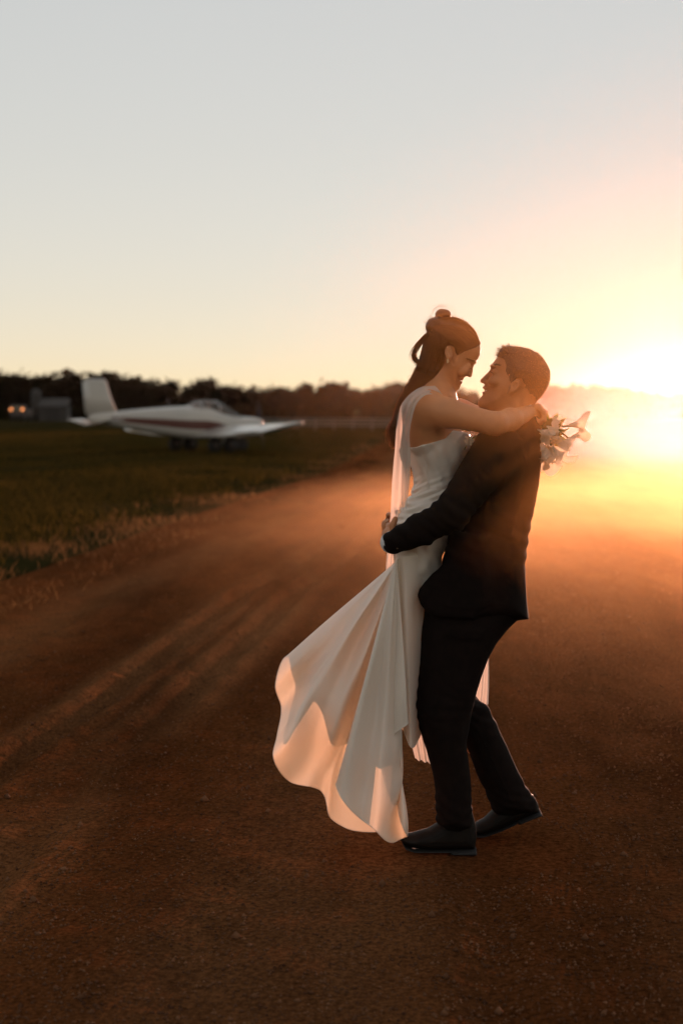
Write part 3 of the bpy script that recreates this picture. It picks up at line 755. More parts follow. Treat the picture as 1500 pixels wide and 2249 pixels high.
dust('glare_veil', (1.75, 3.9, 1.66), (2.1, 3.0, 0.80), 0.074, 0.66, 'thin veil of sunlit orange dust hanging round the couple\'s heads', 1.1, (0.95, 0.48, 0.14))  # added volume, gives the orange lens-glare wash over the couple
# ------------------------------------------------------------------ the couple
BB = lambda pts: (np.min(pts, 0), np.max(pts, 0))
def skinmesh(name, sc, mat, parent, wrinkle=None):
    V, F = sc.surface()
    if wrinkle is not None:
        V = V + normals(V, F) * wrinkle(V)[:, None]
    return obj(name, mesh_np(name, V, F), mat, parent)
def R2(deg):                                # rotation in the picture plane (about the y axis)
    a = math.radians(deg); return np.array([[math.cos(a), 0, math.sin(a)], [0, 1, 0], [-math.sin(a), 0, math.cos(a)]])
def finger(sc, pts, r0, r1, k=0.004):
    for i in range(len(pts) - 1):
        t0, t1 = i / (len(pts) - 1), (i + 1) / (len(pts) - 1)
        sc.cone(pts[i], pts[i + 1], r0 + (r1 - r0) * t0, r0 + (r1 - r0) * t1, k)

foot = W(1000, 1872, -0.1)
groom = empty('person', (foot[0], D, 0.0), 'person in dark suit, knees bent, face tilted up, lifting the partner in white', 'person')
bride = empty('person', (W(930, 1240)[0], D, W(0, 1240)[2]), 'person in white satin gown and sheer scarf, held aloft, arms round the suited partner', 'person')

# ---- her body: one continuous surface
HER_HEAD = [(1053, 756), (1055.4, 768), (1054, 779), (1048.8, 789), (1042, 797), (1036, 805), (1030.5, 815), (1025, 824), (1020, 828.5), (1016, 832), (1013, 836), (1012, 840),
            (1009.5, 845.5), (1006, 850.6), (1001, 854), (997, 854), (991.6, 850.6), (980, 843), (968, 834), (956, 818), (948, 800), (943, 770), (942, 740), (946, 718), (960, 707), (980, 704), (1000, 704), (1018, 711), (1032, 722), (1043, 736)]
HER_T = [(985, 750, .074), (960, 760, .072), (1040, 770, .060), (1020, 800, .058), (1002, 848, .034), (1015, 830, .040), (990, 835, .052), (965, 815, .05), (1000, 800, .064)]
lo, hi = W(838, 1700, -0.42), W(1225, 660, 0.42)
sc = Sculpt((W(740, 0)[0], D - .36, W(0, 1660)[2]), (hi[0] - .0, D + .36, W(0, 690)[2]), 0.0036)
sc.slab(HER_HEAD, .07, .068, 0, .01, HER_T)
sc.cone(W(966, 812), W(955, 876), .036, .038, .02, 1.3)                      # neck
sc.cone(W(956, 885), W(955, 985), .076, .084, .03, 1.5)                      # ribcage
sc.cone(W(955, 985), W(961, 1070), .080, .060, .04, 1.55)
sc.cone(W(961, 1070), W(935, 1150), .060, .088, .05, 1.6)                    # waist to pelvis
sc.ell(W(990, 968, -.07), (.045, .05, .05), .03); sc.ell(W(990, 968, .07), (.045, .05, .05), .03)
for s in (-1, 1):
    sc.cone(W(955, 885), W(941, 893, s * .125), .036, .040, .03)             # trapezius / collar bone
    hipj, knee, ankle, toe = W(928, 1160, s * .07), W(912, 1395, s * .055), W(862, 1545, s * .045), W(842, 1610, s * .045)
    sc.cone(hipj, knee, .070, .046, .04); sc.cone(knee, (knee + ankle) / 2, .046, .044, .02); sc.cone((knee + ankle) / 2, ankle, .044, .030, .02)
    sc.cone(ankle, toe, .030, .020, .02)
# near arm, laid over his shoulder and behind his neck
sh, el, wr = W(938, 896, -.155), W(1088, 931, -.265), W(1158, 908, -.085)
sc.cone(sh, W(985, 907, -.20), .051, .047, .03); sc.cone(W(985, 907, -.20), el, .046, .036, .02)
sc.cone(el, W(1120, 922, -.19), .037, .037, .015); sc.cone(W(1120, 922, -.19), wr, .036, .026, .015)
sc.cone(sh, W(928, 950, -.10), .050, .060, .04)                              # shoulder blade and side
# far arm
sh2, el2, wr2 = W(962, 893, .155), W(1085, 925, .265), W(1160, 905, .10)
sc.cone(sh2, W(1010, 906, .2), .050, .044, .03); sc.cone(W(1010, 906, .2), el2, .044, .036, .02); sc.cone(el2, wr2, .037, .026, .015)
# hands closed round the stems at the nape of his neck
def fist(sc, c, y0, s):
    palm0, palm1 = W(1160, 907, y0 - s * .025), W(1178, 903, y0)
    sc.cone(palm0, palm1, .022, .026, .012, 1.0)
    for i in range(4):
        yy = y0 + s * (-.030 + .019 * i); ln = (0.92, 1.0, .97, .82)[i]
        k0 = W(1179 + 2 * i, 893 + i, yy); k1 = W(1193 + 1 * i, 903 + 3 * ln, yy); k2 = W(1194, 920 + 2 * ln, yy); k3 = W(1181 - 2 * ln, 927 + i, yy)
        finger(sc, [k0, k1, k2, k3], .0095, .0075)
        sc.cone(palm1, k0, .017, .0105, .008)
    t0 = W(1165, 913, y0 - s * .03)
    finger(sc, [t0, W(1176, 924, y0 - s * .04), W(1187, 929, y0 - s * .02)], .0115, .0085)
fist(sc, None, -.045, 1)
# far hand laid flat on his shoulder blade
p0 = W(1172, 915, .095)
sc.cone(wr2, p0, .025, .024, .012)
for i in range(4):
    a = np.array(W(1180, 906 + 7 * i, .10 - .004 * i)); b_ = W(1194 - i, 915 + 9 * i, .075 - .004 * i); c_ = W(1197 - 2 * i, 926 + 10 * i, .045)
    finger(sc, [p0, a, b_, c_], .0105, .0075)
finger(sc, [wr2, W(1170, 932, .085), W(1180, 945, .07)], .012, .008)
# face
def side(px, py, dy): return W(px, py, dy)
sc.cone(W(1037, 803), W(1034, 815), .0045, .0055, .006); sc.cone(W(1034, 815), W(1031, 823.5), .006, .0085, .005)      # nose
for s in (-1, 1):
    sc.ell(W(1026.5, 823, s * .010), (.008, .006, .006), .005)                # nostril wings
    sc.ell(W(1042, 796, s * .022), (.008, .018, .006), .008, R2(-35))         # brow ridge
    sc.ell(W(1031, 803, s * .031), (.0105, .014, .0085), .006, R2(-35), 'cut')# eye socket
    sc.ell(W(1026.5, 803.5, s * .030), (.0115, .0125, .0105), .003)           # closed lid over the eye
    sc.ell(W(1016, 815, s * .036), (.022, .017, .018), .014)                  # smiling cheek
    # ear
    e0 = W(985, 776, s * .074)
    sc.ell(e0, (.0125, .010, .0225), .004, R2(-8)); sc.ell(e0 + np.array([.002, s * .008, .003]), (.0075, .006, .014), .003, R2(-8), 'cut')
    sc.ell(W(984, 788, s * .074), (.008, .006, .009), .004)
sc.ell(W(1014.5, 832.5), (.006, .017, .0042), .003, R2(-40)); sc.ell(W(1011.5, 840.5), (.0062, .015, .0046), .003, R2(-35))   # lips
sc.cone(W(1010.5, 836.2, -.028), W(1013, 836.2, 0), .0022, .0028, .002, op='cut'); sc.cone(W(1013, 836.2, 0), W(1010.5, 836.2, .028), .0028, .0022, .002, op='cut')
sc.ell(W(1002, 848), (.012, .014, .010), .012)                                # chin
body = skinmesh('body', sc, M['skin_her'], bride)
def lips(par, parts):
    V, F = np.empty((0, 3)), []
    for c, r, rot in parts:
        v, f = ellipsoid((0, 0, 0), r, 18, 10); F.append(f + len(V)); V = np.concatenate([V, v @ R2(rot).T + c])
    obj('lips', mesh_np('lips', V, np.concatenate(F)), M['lips'], par)
lips(bride, [(W(1014.5, 832.5), (.0063, .0160, .0044), -40), (W(1011.5, 840.5), (.0065, .0140, .0048), -35)])
V, F = ellipsoid(W(1009.5, 836.5), (.004, .020, .0032), 16, 10); obj('teeth', mesh_np('teeth', V, F), M['teeth'], bride)

# ---- her hair: swept-up crown, bun, long waves
HER_REGION = [(1054, 757), (1043, 764), (1030, 769), (1018, 774), (1008, 780), (1002, 783), (997, 776), (993, 764), (984, 760), (977, 766), (974, 780), (970, 800), (960, 826), (940, 850), (915, 830), (920, 690), (1000, 670), (1070, 700), (1070, 745)]
sc = Sculpt((W(830, 0)[0], D - .13, W(0, 1010)[2]), (W(1075, 0)[0], D + .13, W(0, 665)[2]), 0.0036)
sc.slab(HER_HEAD, .07, .068, 0, .004, HER_T, grow=.0050, clip=HER_REGION)
sc.ell(W(947, 717, 0), (.020, .040, .022), .012); sc.ell(W(960, 708, 0), (.03, .045, .018), .012)
sc.ell(W(972.5, 691, 0), (.027, .028, .020), .006)
sc.slab([(941, 722), (937, 742), (931, 768), (924, 800), (911, 829), (898, 857), (886, 882), (879, 910), (868, 938), (861, 955), (861, 968), (866, 984), (873, 975), (880, 935), (889, 893), (908, 861), (940, 845), (950, 832), (966, 806), (974, 780), (972, 752)], .068, .05, .01, .012)
hair = skinmesh('hair', sc, M['hair_her'], bride, lambda V: 0.0014 * vnoise(V * np.array([60, 60, 60]), 3) * 0.6)
g = np.random.default_rng(3)
strands = []
HER_P = np.array([W(p[0], p[1])[[0, 2]] for p in HER_HEAD])
def head_t(x, z, HP=None, HT=None):
    HP = HER_P if HP is None else HP; HT = HER_T if HT is None else HT
    d2 = np.array([sdpoly(HP, np.array([[xx]]), np.array([[zz]]))[0, 0] for xx, zz in zip(x, z)]) - .0068
    num = den = 0
    for (a, b, t) in HT:
        q = W(a, b); w = 1.0 / ((x - q[0]) ** 2 + (z - q[2]) ** 2 + 4e-4) ** 1.5; num = num + w * t; den = den + w
    T = num / den + .0068
    s = np.clip(-d2 / .068, 0, 1)
    return T * np.sqrt(np.clip(1 - (1 - s) ** 2, 0, 1))
starts = spline([(1053, 752), (1046, 758), (1034, 764), (1022, 769), (1010, 774), (1001, 772), (992, 760), (985, 757)], 130)
tie = (943, 722)
for i, st in enumerate(starts):
    for s in (-1, 1):
        lift = 26 * (1 - i / 130.0) + 6
        c = ((st[0] + tie[0]) / 2, (st[1] + tie[1]) / 2 - lift - 6 * g.random())
        t = np.linspace(0, 1, 12)[:, None]
        pp = (1 - t) ** 2 * st + 2 * t * (1 - t) * np.array(c) + t ** 2 * (np.array(tie) + g.normal(size=2) * 3)
        w3 = np.array([W(a, b) for a, b in pp])
        yy = head_t(w3[:, 0], w3[:, 2]) + .0004
        w3[:, 1] = D + s * yy; strands.append(w3)
# crown strands over the top
for i in range(160):
    f = g.random(); st = np.array([1056 - 8 * f, 752 - 10 * f]); lat = g.normal() * .03
    base = spline([(1053, 752), (1046, 731), (1033, 715.5), (1018, 704), (1000, 697), (978, 696), (955, 700), (942, 714)], 14)
    base = base + np.array([[-.3, .3]]) * abs(lat) * 260
    w3 = np.array([W(a, b) for a, b in base]); w3[:, 1] += lat * np.linspace(1.1, .5, 14); strands.append(w3)
# long waves
left = spline([(938, 728), (932, 745), (926, 770), (918, 800), (904, 829), (889, 857), (876, 886), (868, 917), (855, 940), (853, 960), (860, 982)], 26)
right = spline([(972, 752), (972, 775), (966, 800), (957, 822), (946, 840), (915, 858), (896, 884), (886, 915), (880, 940), (876, 965), (870, 988)], 26)
for i in range(420):
    f = g.random() ** 0.9; s = -1 if g.random() < .62 else 1
    pp = left * (1 - f) + right * f
    n0 = g.normal(size=2)
    ph = g.random() * 6.3; am = 1.2 + 2.2 * g.random()
    tt = np.linspace(0, 1, 26)
    wav = am * np.sin(tt * 17 + ph) * np.clip(tt * 2 - .3, 0, 1)
    pp = pp + np.stack([wav, 0 * wav], 1) + n0 * np.clip(tt, 0, 1)[:, None] * 1.5
    if f < .06: pp[:, 0] -= np.clip(tt * 1.3, 0, 1) * 5 * g.random()
    yy = .066 * np.sqrt(np.clip(1 - (2 * f - 1) ** 2, 0.02, 1)) * (1 - .35 * tt) + .004 * g.random()
    w3 = np.array([W(a, b) for a, b in pp]); w3[:, 1] = D + .01 + s * yy
    strands.append(w3[: 20 + int(g.random() * 7)])
for i in range(150):                         # hair drawn down behind the ear
    f = g.random(); s = -1 if i % 2 else 1
    pp = spline([(946 + 36 * f, 726 + 30 * f * f + 4 * g.normal()), (952 + 24 * f, 765 + 4 * g.normal()), (940 + 32 * f, 800), (928 + 30 * f, 826), (912 + 26 * f, 848)], 16)
    w3 = np.array([W(a, b) for a, b in pp]); hy = head_t(w3[:, 0], w3[:, 2]); hy = np.maximum(hy + .0008, .058 * np.linspace(0.9, .75, 16)); w3[:, 1] = D + s * hy; strands.append(w3)
# the loose looped lock and fly-away wisps
for i in range(80):
    sp = g.normal(size=2) * np.array([2.6, 2.2])
    pp = spline([(938, 735), (925, 749), (914, 764), (907, 780), (911, 792), (920, 801), (914, 815)], 18) + sp + np.outer(np.sin(np.linspace(0, 3.1, 18)), g.normal(size=2) * 1.6)
    w3 = np.array([W(a, b) for a, b in pp]); w3[:, 1] += -.03 + g.normal() * .012; strands.append(w3)
fly = []
for i in range(14):
    a0 = g.uniform(2.8, 5.4) ; r = 17 + 9 * g.random()
    arc = np.linspace(a0, a0 + .9 + g.random(), 10); pp = np.stack([973 + 4 * g.normal() + r * np.cos(arc) * 1.05, 691 + 2 * g.normal() + r * np.sin(arc) * .95 * np.linspace(1, .8 + .3 * g.random(), 10)], 1)
    w3 = np.array([W(a, b) for a, b in pp]); w3[:, 1] += g.normal() * .02; fly.append(w3)
for i in range(130):
    t0 = g.uniform(.25, .9); k = int(t0 * 24); p0 = left[k]; dv = np.array([-3 - 7 * g.random(), 6 + 10 * g.random()])
    pp = np.array([p0, p0 + dv * .5 + g.normal(size=2) * 2, p0 + dv + g.normal(size=2) * 4]); pp = spline(pp, 8)
    w3 = np.array([W(a, b) for a, b in pp]); w3[:, 1] += g.normal() * .03; fly.append(w3)
for i in range(150):                         # fuzz along the crown
    k = g.uniform(0, 6.99); cr = spline([(1052, 748), (1045, 731), (1033, 715.5), (1018, 704), (1000, 697), (978, 690), (955, 699), (938, 712)], 71)[int(k * 10)]
    dv = np.array([-6 + 6 * g.normal(), -2 - 4 * g.random()]); pp = spline(np.array([cr + [0, 2], cr + dv * .5, cr + dv + g.normal(size=2) * 2]), 7)
    w3 = np.array([W(a, b) for a, b in pp]); w3[:, 1] += g.normal() * .03; fly.append(w3)
V, F = tubes(strands, .0007, .0004); o_ = obj('hair_strands', mesh_np('hair_strands', V, F), M['strand_her'], hair); props(o_, kind='stuff')
V, F = tubes(fly, .00028, .0002); o_ = obj('stray_hairs', mesh_np('stray_hairs', V, F), M['strand_her'], hair); props(o_, kind='stuff')
# brows and lashes
def brow(par, pts, n, mat, s, HP, HT, dirx, r=.0004):
    L = []
    for i in range(n):
        t = g.random(); p = W(*pts(t)) + g.normal(size=3) * [.0012, 0, .0012]
        q = np.array([p, p + g.normal(size=3) * .0008 + np.array([dirx * .003, 0, .001]), p + g.normal(size=3) * .001 + np.array([dirx * .006, 0, .0012])])
        q[:, 1] = D + s * (head_t(q[:, 0], q[:, 2], HP, HT) - .004); L.append(q)
    V, F = tubes(L, r, r * .5); return obj('eyebrow', mesh_np('eyebrow', V, F), mat, par)
for s in (-1, 1):
    brow(bride, lambda t: (1042 - 19 * t, 795 - 5 * t), 160, M['hair_her'], s, HER_P, HER_T, -1)
    L = [spline(np.array([W(1032 - 5 * t, 806 + 2 * t, s * (.022 + .020 * t)), W(1034 - 5 * t, 808.5 + 2 * t, s * (.023 + .021 * t)), W(1035.5 - 5 * t, 809.5 + 2 * t, s * (.024 + .022 * t))]), 5) for t in np.linspace(0, 1, 26)]
    V, F = tubes(L, .0006, .0003); obj('eyelashes', mesh_np('eyelashes', V, F), M['rubber'], bride)
    V = np.empty((0, 3)); Fq = []
    for (a, b) in ((983.5, 790), (981.8, 793), (984.6, 793.5), (982.5, 796.5)):
        v, f = ellipsoid(W(a, b, s * .083), (.0026, .0022, .0026), 10, 7); Fq.append(f + len(V)); V = np.concatenate([V, v])
    obj('earring', mesh_np('earring', V, np.concatenate(Fq)), M['gold'], bride)

# ---- her dress: fitted bodice ...
sc = Sculpt((W(850, 0)[0], D - .26, W(0, 1300)[2]), (W(1060, 0)[0], D + .26, W(0, 925)[2]), 0.0036)
top_clip = [(880, 984), (902, 981), (935, 972), (972, 961.5), (988, 944), (1012, 948), (1035, 955), (1060, 1000), (1050, 1320), (840, 1320), (850, 1010)]
# bodice sections (pixels left, right, half width in metres)
sec = [(930, 903, 1030, .135), (962, 902, 1032, .138), (985, 902, 1032, .138), (1010, 906, 1026, .134), (1036, 914, 1014, .125), (1062, 920, 1004, .117), (1078, 921, 1002, .117), (1092, 900, 1004, .135), (1110, 888, 1004, .16), (1140, 876, 1000, .168), (1180, 868, 985, .168), (1225, 866, 968, .155), (1290, 868, 945, .125)]
outline = [(s[1], s[0]) for s in sec] + [(s[2], s[0]) for s in sec[::-1]]
for (a, b, ra, rb, k, ysq) in (((956, 885), (955, 985), .083, .091, .03, 1.5), ((955, 985), (961, 1070), .087, .067, .04, 1.55), ((961, 1070), (935, 1150), .067, .095, .05, 1.6)):
    sc.cone(W(*a), W(*b), ra, rb, k, ysq)
for s in (-1, 1):
    sc.ell(W(990, 968, s * .07), (.053, .058, .058), .03); sc.cone(W(928, 1160, s * .07), W(915, 1395, s * .055), .078, .055, .04)
    sc.cone(W(934, 895, -.155), W(928, 950, -.10), .050, .066, .02)
sc.slab(outline, .15, .07, 0, .01, [((s[1] + s[2]) / 2, s[0], s[3]) for s in sec])
C_ = np.array([W(*p)[[0, 2]] for p in top_clip]); sc.d = np.maximum(sc.d, sdpoly(C_, sc.ax[0][:, None], sc.ax[2][None, :])[:, None, :].astype(np.float32))
def ruche(V):
    px_y = (CAM_H - V[:, 2])
    zt = W(0, 1078)[2]
    w = np.exp(-((V[:, 2] - (zt - .05)) / .07) ** 2)
    q = V[:, 2] * 1.0 - V[:, 0] * .45
    r = 0.0045 * w * (np.sin(q * 230 + 3 * vnoise(V * 9, 4)) + .6 * np.sin(q * 390 + 5 * vnoise(V * 12, 5)))
    fade = np.clip((W(0, 968)[2] - V[:, 2]) / .03, 0, 1)
    r += .0022 * fade * vnoise(V * np.array([22, 22, 10]), 8) + .0025 * np.sin(V[:, 2] * 60 + V[:, 0] * 130 + 4 * vnoise(V * 7, 6)) * (1 - w) * fade
    return r
bod = skinmesh('dress_bodice', sc, M['satin'], bride, ruche)
# boning seams
for pts in (((972, 962), (968, 1000), (962, 1040), (960, 1074)), ((935, 972), (936, 1010), (938, 1045), (940, 1074))):
    L = []
    for s in (-1,):
        p = spline(pts, 14); L.append(np.array([W(a, b, s * (.137 - .02 * (b - 960) / 110 - .012 * ((a - 962) / 60) ** 2)) for a, b in p]))
    V, F = tubes(L, .0012, .0012, 5); obj('seam', mesh_np('seam', V, F), M['satin'], bod)
# ---- ... and the flying skirt
HEM = [  # hip px,py,dy | hem px,py,dy
    (866, 1236, .03, 625, 1445, .10), (866, 1236, 0, 604, 1508, .02), (866, 1236, -.02, 616, 1556, .06), (867, 1236, -.04, 606, 1610, -.04), (868, 1236, -.05, 601, 1660, -.13),
    (869, 1236, -.06, 640, 1715, -.05), (870, 1236, -.07, 690, 1738, -.10), (871, 1236, -.08, 716, 1750, -.01), (872, 1236, -.085, 727, 1790, .05), (873, 1236, -.09, 775, 1822, .02), (874, 1235, -.10, 838, 1826, -.06),
    (873, 1235, -.12, 800, 1775, -.12), (869, 1234, -.14, 741, 1720, -.20), (868, 1234, -.155, 750, 1752, -.27), (868, 1233, -.165, 790, 1795, -.25), (869, 1233, -.175, 828, 1822, -.29), (869, 1232, -.18, 864, 1858, -.23),
    (870, 1231, -.18, 889, 1832, -.17), (870, 1230, -.18, 880, 1778, -.20), (871, 1230, -.18, 874, 1690, -.13), (872, 1229, -.18, 860, 1622, -.19), (872, 1228, -.18, 896, 1588, -.22),
    (876, 1226, -.165, 884, 1592, -.10), (890, 1222, -.175, 905, 1640, -.12), (915, 1220, -.16, 932, 1600, -.06), (945, 1216, -.11, 955, 1560, .02), (958, 1214, .0, 970, 1560, .12),
    (950, 1214, .12, 930, 1600, .20), (940, 1216, .16, 880, 1600, .23), (915, 1217, .17, 830, 1530, .20), (895, 1220, .16, 785, 1600, .24), (885, 1224, .13, 735, 1500, .18), (876, 1228, .10, 690, 1570, .22), (870, 1232, .06, 660, 1450, .15)]
NC, NR = 520, 130
hipc = spline([(a, b, c) for a, b, c, *_ in HEM], NC, True); hemc = spline([(d, e, f) for *_, d, e, f in HEM], NC, True)
cols = []
rows = np.linspace(0, 1, NR)
for h0, h1 in zip(hipc, hemc):
    a, b = W(*h0), W(*h1)
    L = a[None] + (b - a)[None] * rows[:, None]
    ln = np.linalg.norm(b - a)
    cols.append(L)
S = np.array(cols)                                            # NC, NR, 3
t = rows[None, :]
ui = np.arange(NC)[:, None] / NC
bel = np.sin(math.pi * t)                                     # billow and curl
S[:, :, 1] += 0.016 * bel * np.sin(ui * 2 * math.pi * 7 + 3 * t) * np.clip(t * 2, 0, 1)
lf = np.exp(-((ui - .16) / .10) ** 2)
S[:, :, 1] += lf * (.06 * np.sin(t * 6.5 + ui * 46) * t ** 1.2 + .026 * np.sin(t * 15 - ui * 70) * t ** 2)
S[:, :, 0] += lf * .012 * np.sin(t * 12 + ui * 30) * t ** 2
flp = S.reshape(-1, 3)
S[:, :, 1] += (.010 * vnoise(flp * 5, 61) + .005 * vnoise(flp * 11, 62)).reshape(NC, NR) * t
UT = np.stack([(ui * 30 + 0 * t).ravel(), (t * 1.6 + 0 * ui).ravel(), np.zeros(NC * NR)], 1)
UT[:, 0] = 30 * np.abs(UT[:, 0] / 30 * 2 - 1)                 # mirrored, so the seam closes
S[:, :, 1] += t ** .8 * (.024 * vnoise(UT * np.array([.5, 1, 1]), 63) + .003 * vnoise(UT * np.array([1.6, 1.7, 1]), 64)).reshape(NC, NR)
fr = np.exp(-((ui - .50) / .05) ** 2)                         # the near panel curls at its hem
S[:, :, 1] += fr * (.06 * np.clip((t - .68) / .32, 0, 1) ** 2 * np.sin(ui * 95) + .02 * np.clip((t - .6) / .4, 0, 1) * np.sin(t * 30 + ui * 50))
S[:, :, 0] += fr * .012 * np.clip((t - .7) / .3, 0, 1) * np.sin(t * 24 + ui * 70)
skirt = obj('dress_skirt', mesh_np('dress_skirt', S.reshape(-1, 3), grid_faces(NC, NR, True)), M['satin'], bride)
hemline = np.concatenate([S[:, -1], S[:1, -1]])
V, F = tubes([hemline], .0016, .0016, 6); obj('hem', mesh_np('hem', V, F), M['satin'], skirt)

# ---- her scarf: collar, near tail over the shoulder, far tails
def strip(name, ctr, width, n, across, parent, fold=.004, nf=3.0, seed=1, bulge=0.0):
    """ctr: control rows of (left px,py,dy, right px,py,dy)"""
    R = spline(ctr, n); u = np.linspace(0, 1, across); g_ = np.random.default_rng(seed)
    V = []
    for k, r in enumerate(R):
        a, b = W(*r[:3]), W(*r[3:]); tt = k / (n - 1)
        for q in u:
            p = a + (b - a) * q
            p = p - np.array([0, 1, 0]) * bulge * math.sin(math.pi * q) * max(0, 1 - tt / .42) + np.array([0, 1, 0]) * fold * math.sin(q * nf * 6.28 + 1.5 * math.sin(tt * 5 + seed)) + np.array([0, 1, 0]) * .004 * math.sin(tt * 14 + q * 3)
            V.append(p)
    o_ = obj(name, mesh_np(name, np.array(V), grid_faces(n, across)), M['chiffon'], parent)
    return o_
# collar wound round the neck
sc = Sculpt((W(890, 0)[0], D - .14, W(0, 900)[2]), (W(1005, 0)[0], D + .14, W(0, 825)[2]), 0.003)
sc.cone(W(966, 812), W(955, 876), .0435, .047, .02, 1.35)
for s in (-1, 1): sc.cone(W(955, 885), W(941, 893, s * .125), .042, .044, .03)
COLL = [(925, 866), (932, 852), (945, 844), (966, 841), (982, 846), (986, 853), (983, 858), (986, 866), (984, 874), (966, 870), (948, 874), (930, 880)]
C_ = np.array([W(*p)[[0, 2]] for p in COLL]); sc.d = np.maximum(sc.d, sdpoly(C_, sc.ax[0][:, None], sc.ax[2][None, :])[:, None, :].astype(np.float32))
scarf = skinmesh('scarf', sc, M['chiffon'], bride, lambda V: .0016 * np.sin(V[:, 2] * 520 + 60 * V[:, 0] + 3 * vnoise(V * 25, 2)))
strip('scarf_tail', [(955, 847, -.09, 972, 868, -.115), (925, 850, -.14, 950, 866, -.185), (903, 863, -.16, 932, 869, -.225), (887, 880, -.155, 916, 885, -.232), (878, 897, -.145, 909, 902, -.230), (872, 922, -.115, 903, 926, -.205), (869, 952, -.10, 899, 956, -.18), (867, 987, -.085, 901, 989, -.15),
      (863, 1030, -.07, 901, 1032, -.12), (860, 1070, -.06, 898, 1074, -.10), (857, 1134, -.03, 890, 1136, -.06), (851, 1190, -.01, 880, 1192, -.03), (848, 1236, .02, 872, 1236, .02), (846, 1262, .05, 866, 1262, .05)], .05, 110, 20, scarf, .005, 2.6, 1, .026)
strip('scarf_tail', [(952, 850, .07, 985, 866, .06), (930, 862, .16, 960, 872, .17), (925, 960, .24, 960, 965, .25), (915, 1130, .27, 950, 1130, .28), (905, 1320, .27, 935, 1320, .28), (896, 1480, .26, 925, 1480, .27), (893, 1580, .24, 926, 1576, .25), (900, 1622, .22, 938, 1625, .23), (912, 1668, .20, 945, 1676, .21)], .05, 80, 22, scarf, .014, 2.6, 2)
strip('scarf_tail', [(958, 850, .05, 985, 860, .04), (965, 880, .19, 995, 885, .20), (985, 1000, .33, 1020, 1000, .34), (1010, 1150, .36, 1048, 1150, .37), (1030, 1320, .36, 1066, 1320, .37), (1038, 1440, .34, 1073, 1440, .35), (1038, 1500, .33, 1074, 1500, .34), (1032, 1538, .33, 1072, 1548, .34)], .05, 80, 22, scarf, .010, 3.0, 3)

# ---- his body
HIS_HEAD = [(1096, 781), (1088, 789), (1080.5, 799.5), (1077, 806), (1079, 815), (1075, 828), (1068, 840), (1063.5, 846), (1061.5, 852), (1063, 857.5), (1061, 864), (1056, 873), (1051, 886), (1053, 896), (1064, 901.5), (1082, 905), (1105, 908), (1125, 905), (1150, 892), (1168, 884),
            (1186, 868), (1199, 848), (1203, 830), (1202, 815), (1197, 802), (1186, 788), (1174, 779), (1160, 772), (1142, 768), (1118, 767), (1104, 772)]
HIS_T = [(1140, 810, .078), (1180, 820, .072), (1095, 800, .064), (1085, 830, .060), (1060, 890, .034), (1065, 855, .042), (1095, 885, .054), (1120, 880, .060), (1165, 870, .060), (1110, 845, .068)]
sc = Sculpt((W(838, 0)[0], D - .32, -0.01), (W(1225, 0)[0], D + .32, W(0, 745)[2]), 0.0042)
sc.slab(HIS_HEAD, .07, .072, 0, .01, HIS_T)
sc.cone(W(1135, 868), W(1125, 940), .058, .064, .03)
sc.cone(W(1120, 985), W(1075, 1180), .085, .085, .04, 1.6); sc.cone(W(1075, 1180), W(1045, 1320), .085, .088, .04, 1.5)
for s in (-1, 1):
    sc.cone(W(1122, 935), W(1098, 985, s * .15), .05, .055, .04)
sc.cone(W(1095, 985, -.165), W(1000, 1125, -.262), .05, .042, .02); sc.cone(W(1000, 1125, -.262), W(866, 1188, -.175), .04, .03, .02)
sc.cone(W(1105, 985, .165), W(1005, 1120, .262), .05, .042, .02); sc.cone(W(1005, 1120, .262), W(880, 1165, .175), .04, .03, .02)
# hands spread on the back of her hips
for s, wx, wy in ((-1, 866, 1188), (1, 880, 1165)):
    w0 = W(wx, wy, s * .175); pm = W(856, wy - 10, s * .125)
    sc.cone(w0, pm, .028, .030, .012)
    for i in range(4):
        k0 = W(855 - 1.5 * (i == 1), wy - 30 + 12 * i, s * .105); k1 = W(853, wy - 34 + 14 * i, s * .07); k2 = W(856, wy - 34 + 14 * i, s * (.035 + .006 * abs(i - 1.5)))
        sc.cone(pm, k0, .020, .0115, .008); finger(sc, [k0, k1, k2], .0105, .0080)
    finger(sc, [w0, W(862, wy - 34, s * .165), W(868, wy - 48, s * .155)], .0135, .0095)
for s, hp, kn, an, te in ((-1, (1045, 1330), (962, 1535), (1006, 1800), (935, 1856)), (1, (1060, 1330), (985, 1540), (1125, 1750), (1068, 1818))):
    y_ = s * .095
    sc.cone(W(*hp, y_), W(*kn, y_), .078, .055, .04); sc.cone(W(*kn, y_), W(*an, y_), .050, .036, .03); sc.cone(W(*an, y_), W(*te, y_), .026, .014, .02)
# face
sc.cone(W(1079, 814), W(1069, 826.5), .0055, .0065, .006); sc.cone(W(1069, 826.5), W(1060, 836.5), .007, .0092, .006)
for s in (-1, 1):
    sc.ell(W(1066, 840, s * .011), (.009, .007, .007), .005)
    sc.ell(W(1081, 805, s * .026), (.009, .020, .0065), .008, R2(35))
    sc.ell(W(1083, 816, s * .033), (.0115, .014, .0085), .006, R2(35), 'cut')
    sc.ell(W(1088, 817, s * .031), (.0122, .0125, .0115), .003)
    sc.ell(W(1086, 838, s * .040), (.024, .018, .018), .016)
    e0 = W(1129, 849, s * .080)
    sc.ell(e0, (.0155, .012, .0275), .003, R2(35)); sc.ell(e0 + np.array([-.001, s * .011, .002]), (.0090, .009, .019), .002, R2(35), 'cut'); sc.ell(e0 + np.array([-.007, s * .004, -.004]), (.004, .006, .006), .002)
    sc.ell(W(1118, 864, s * .075), (.009, .007, .010), .005)
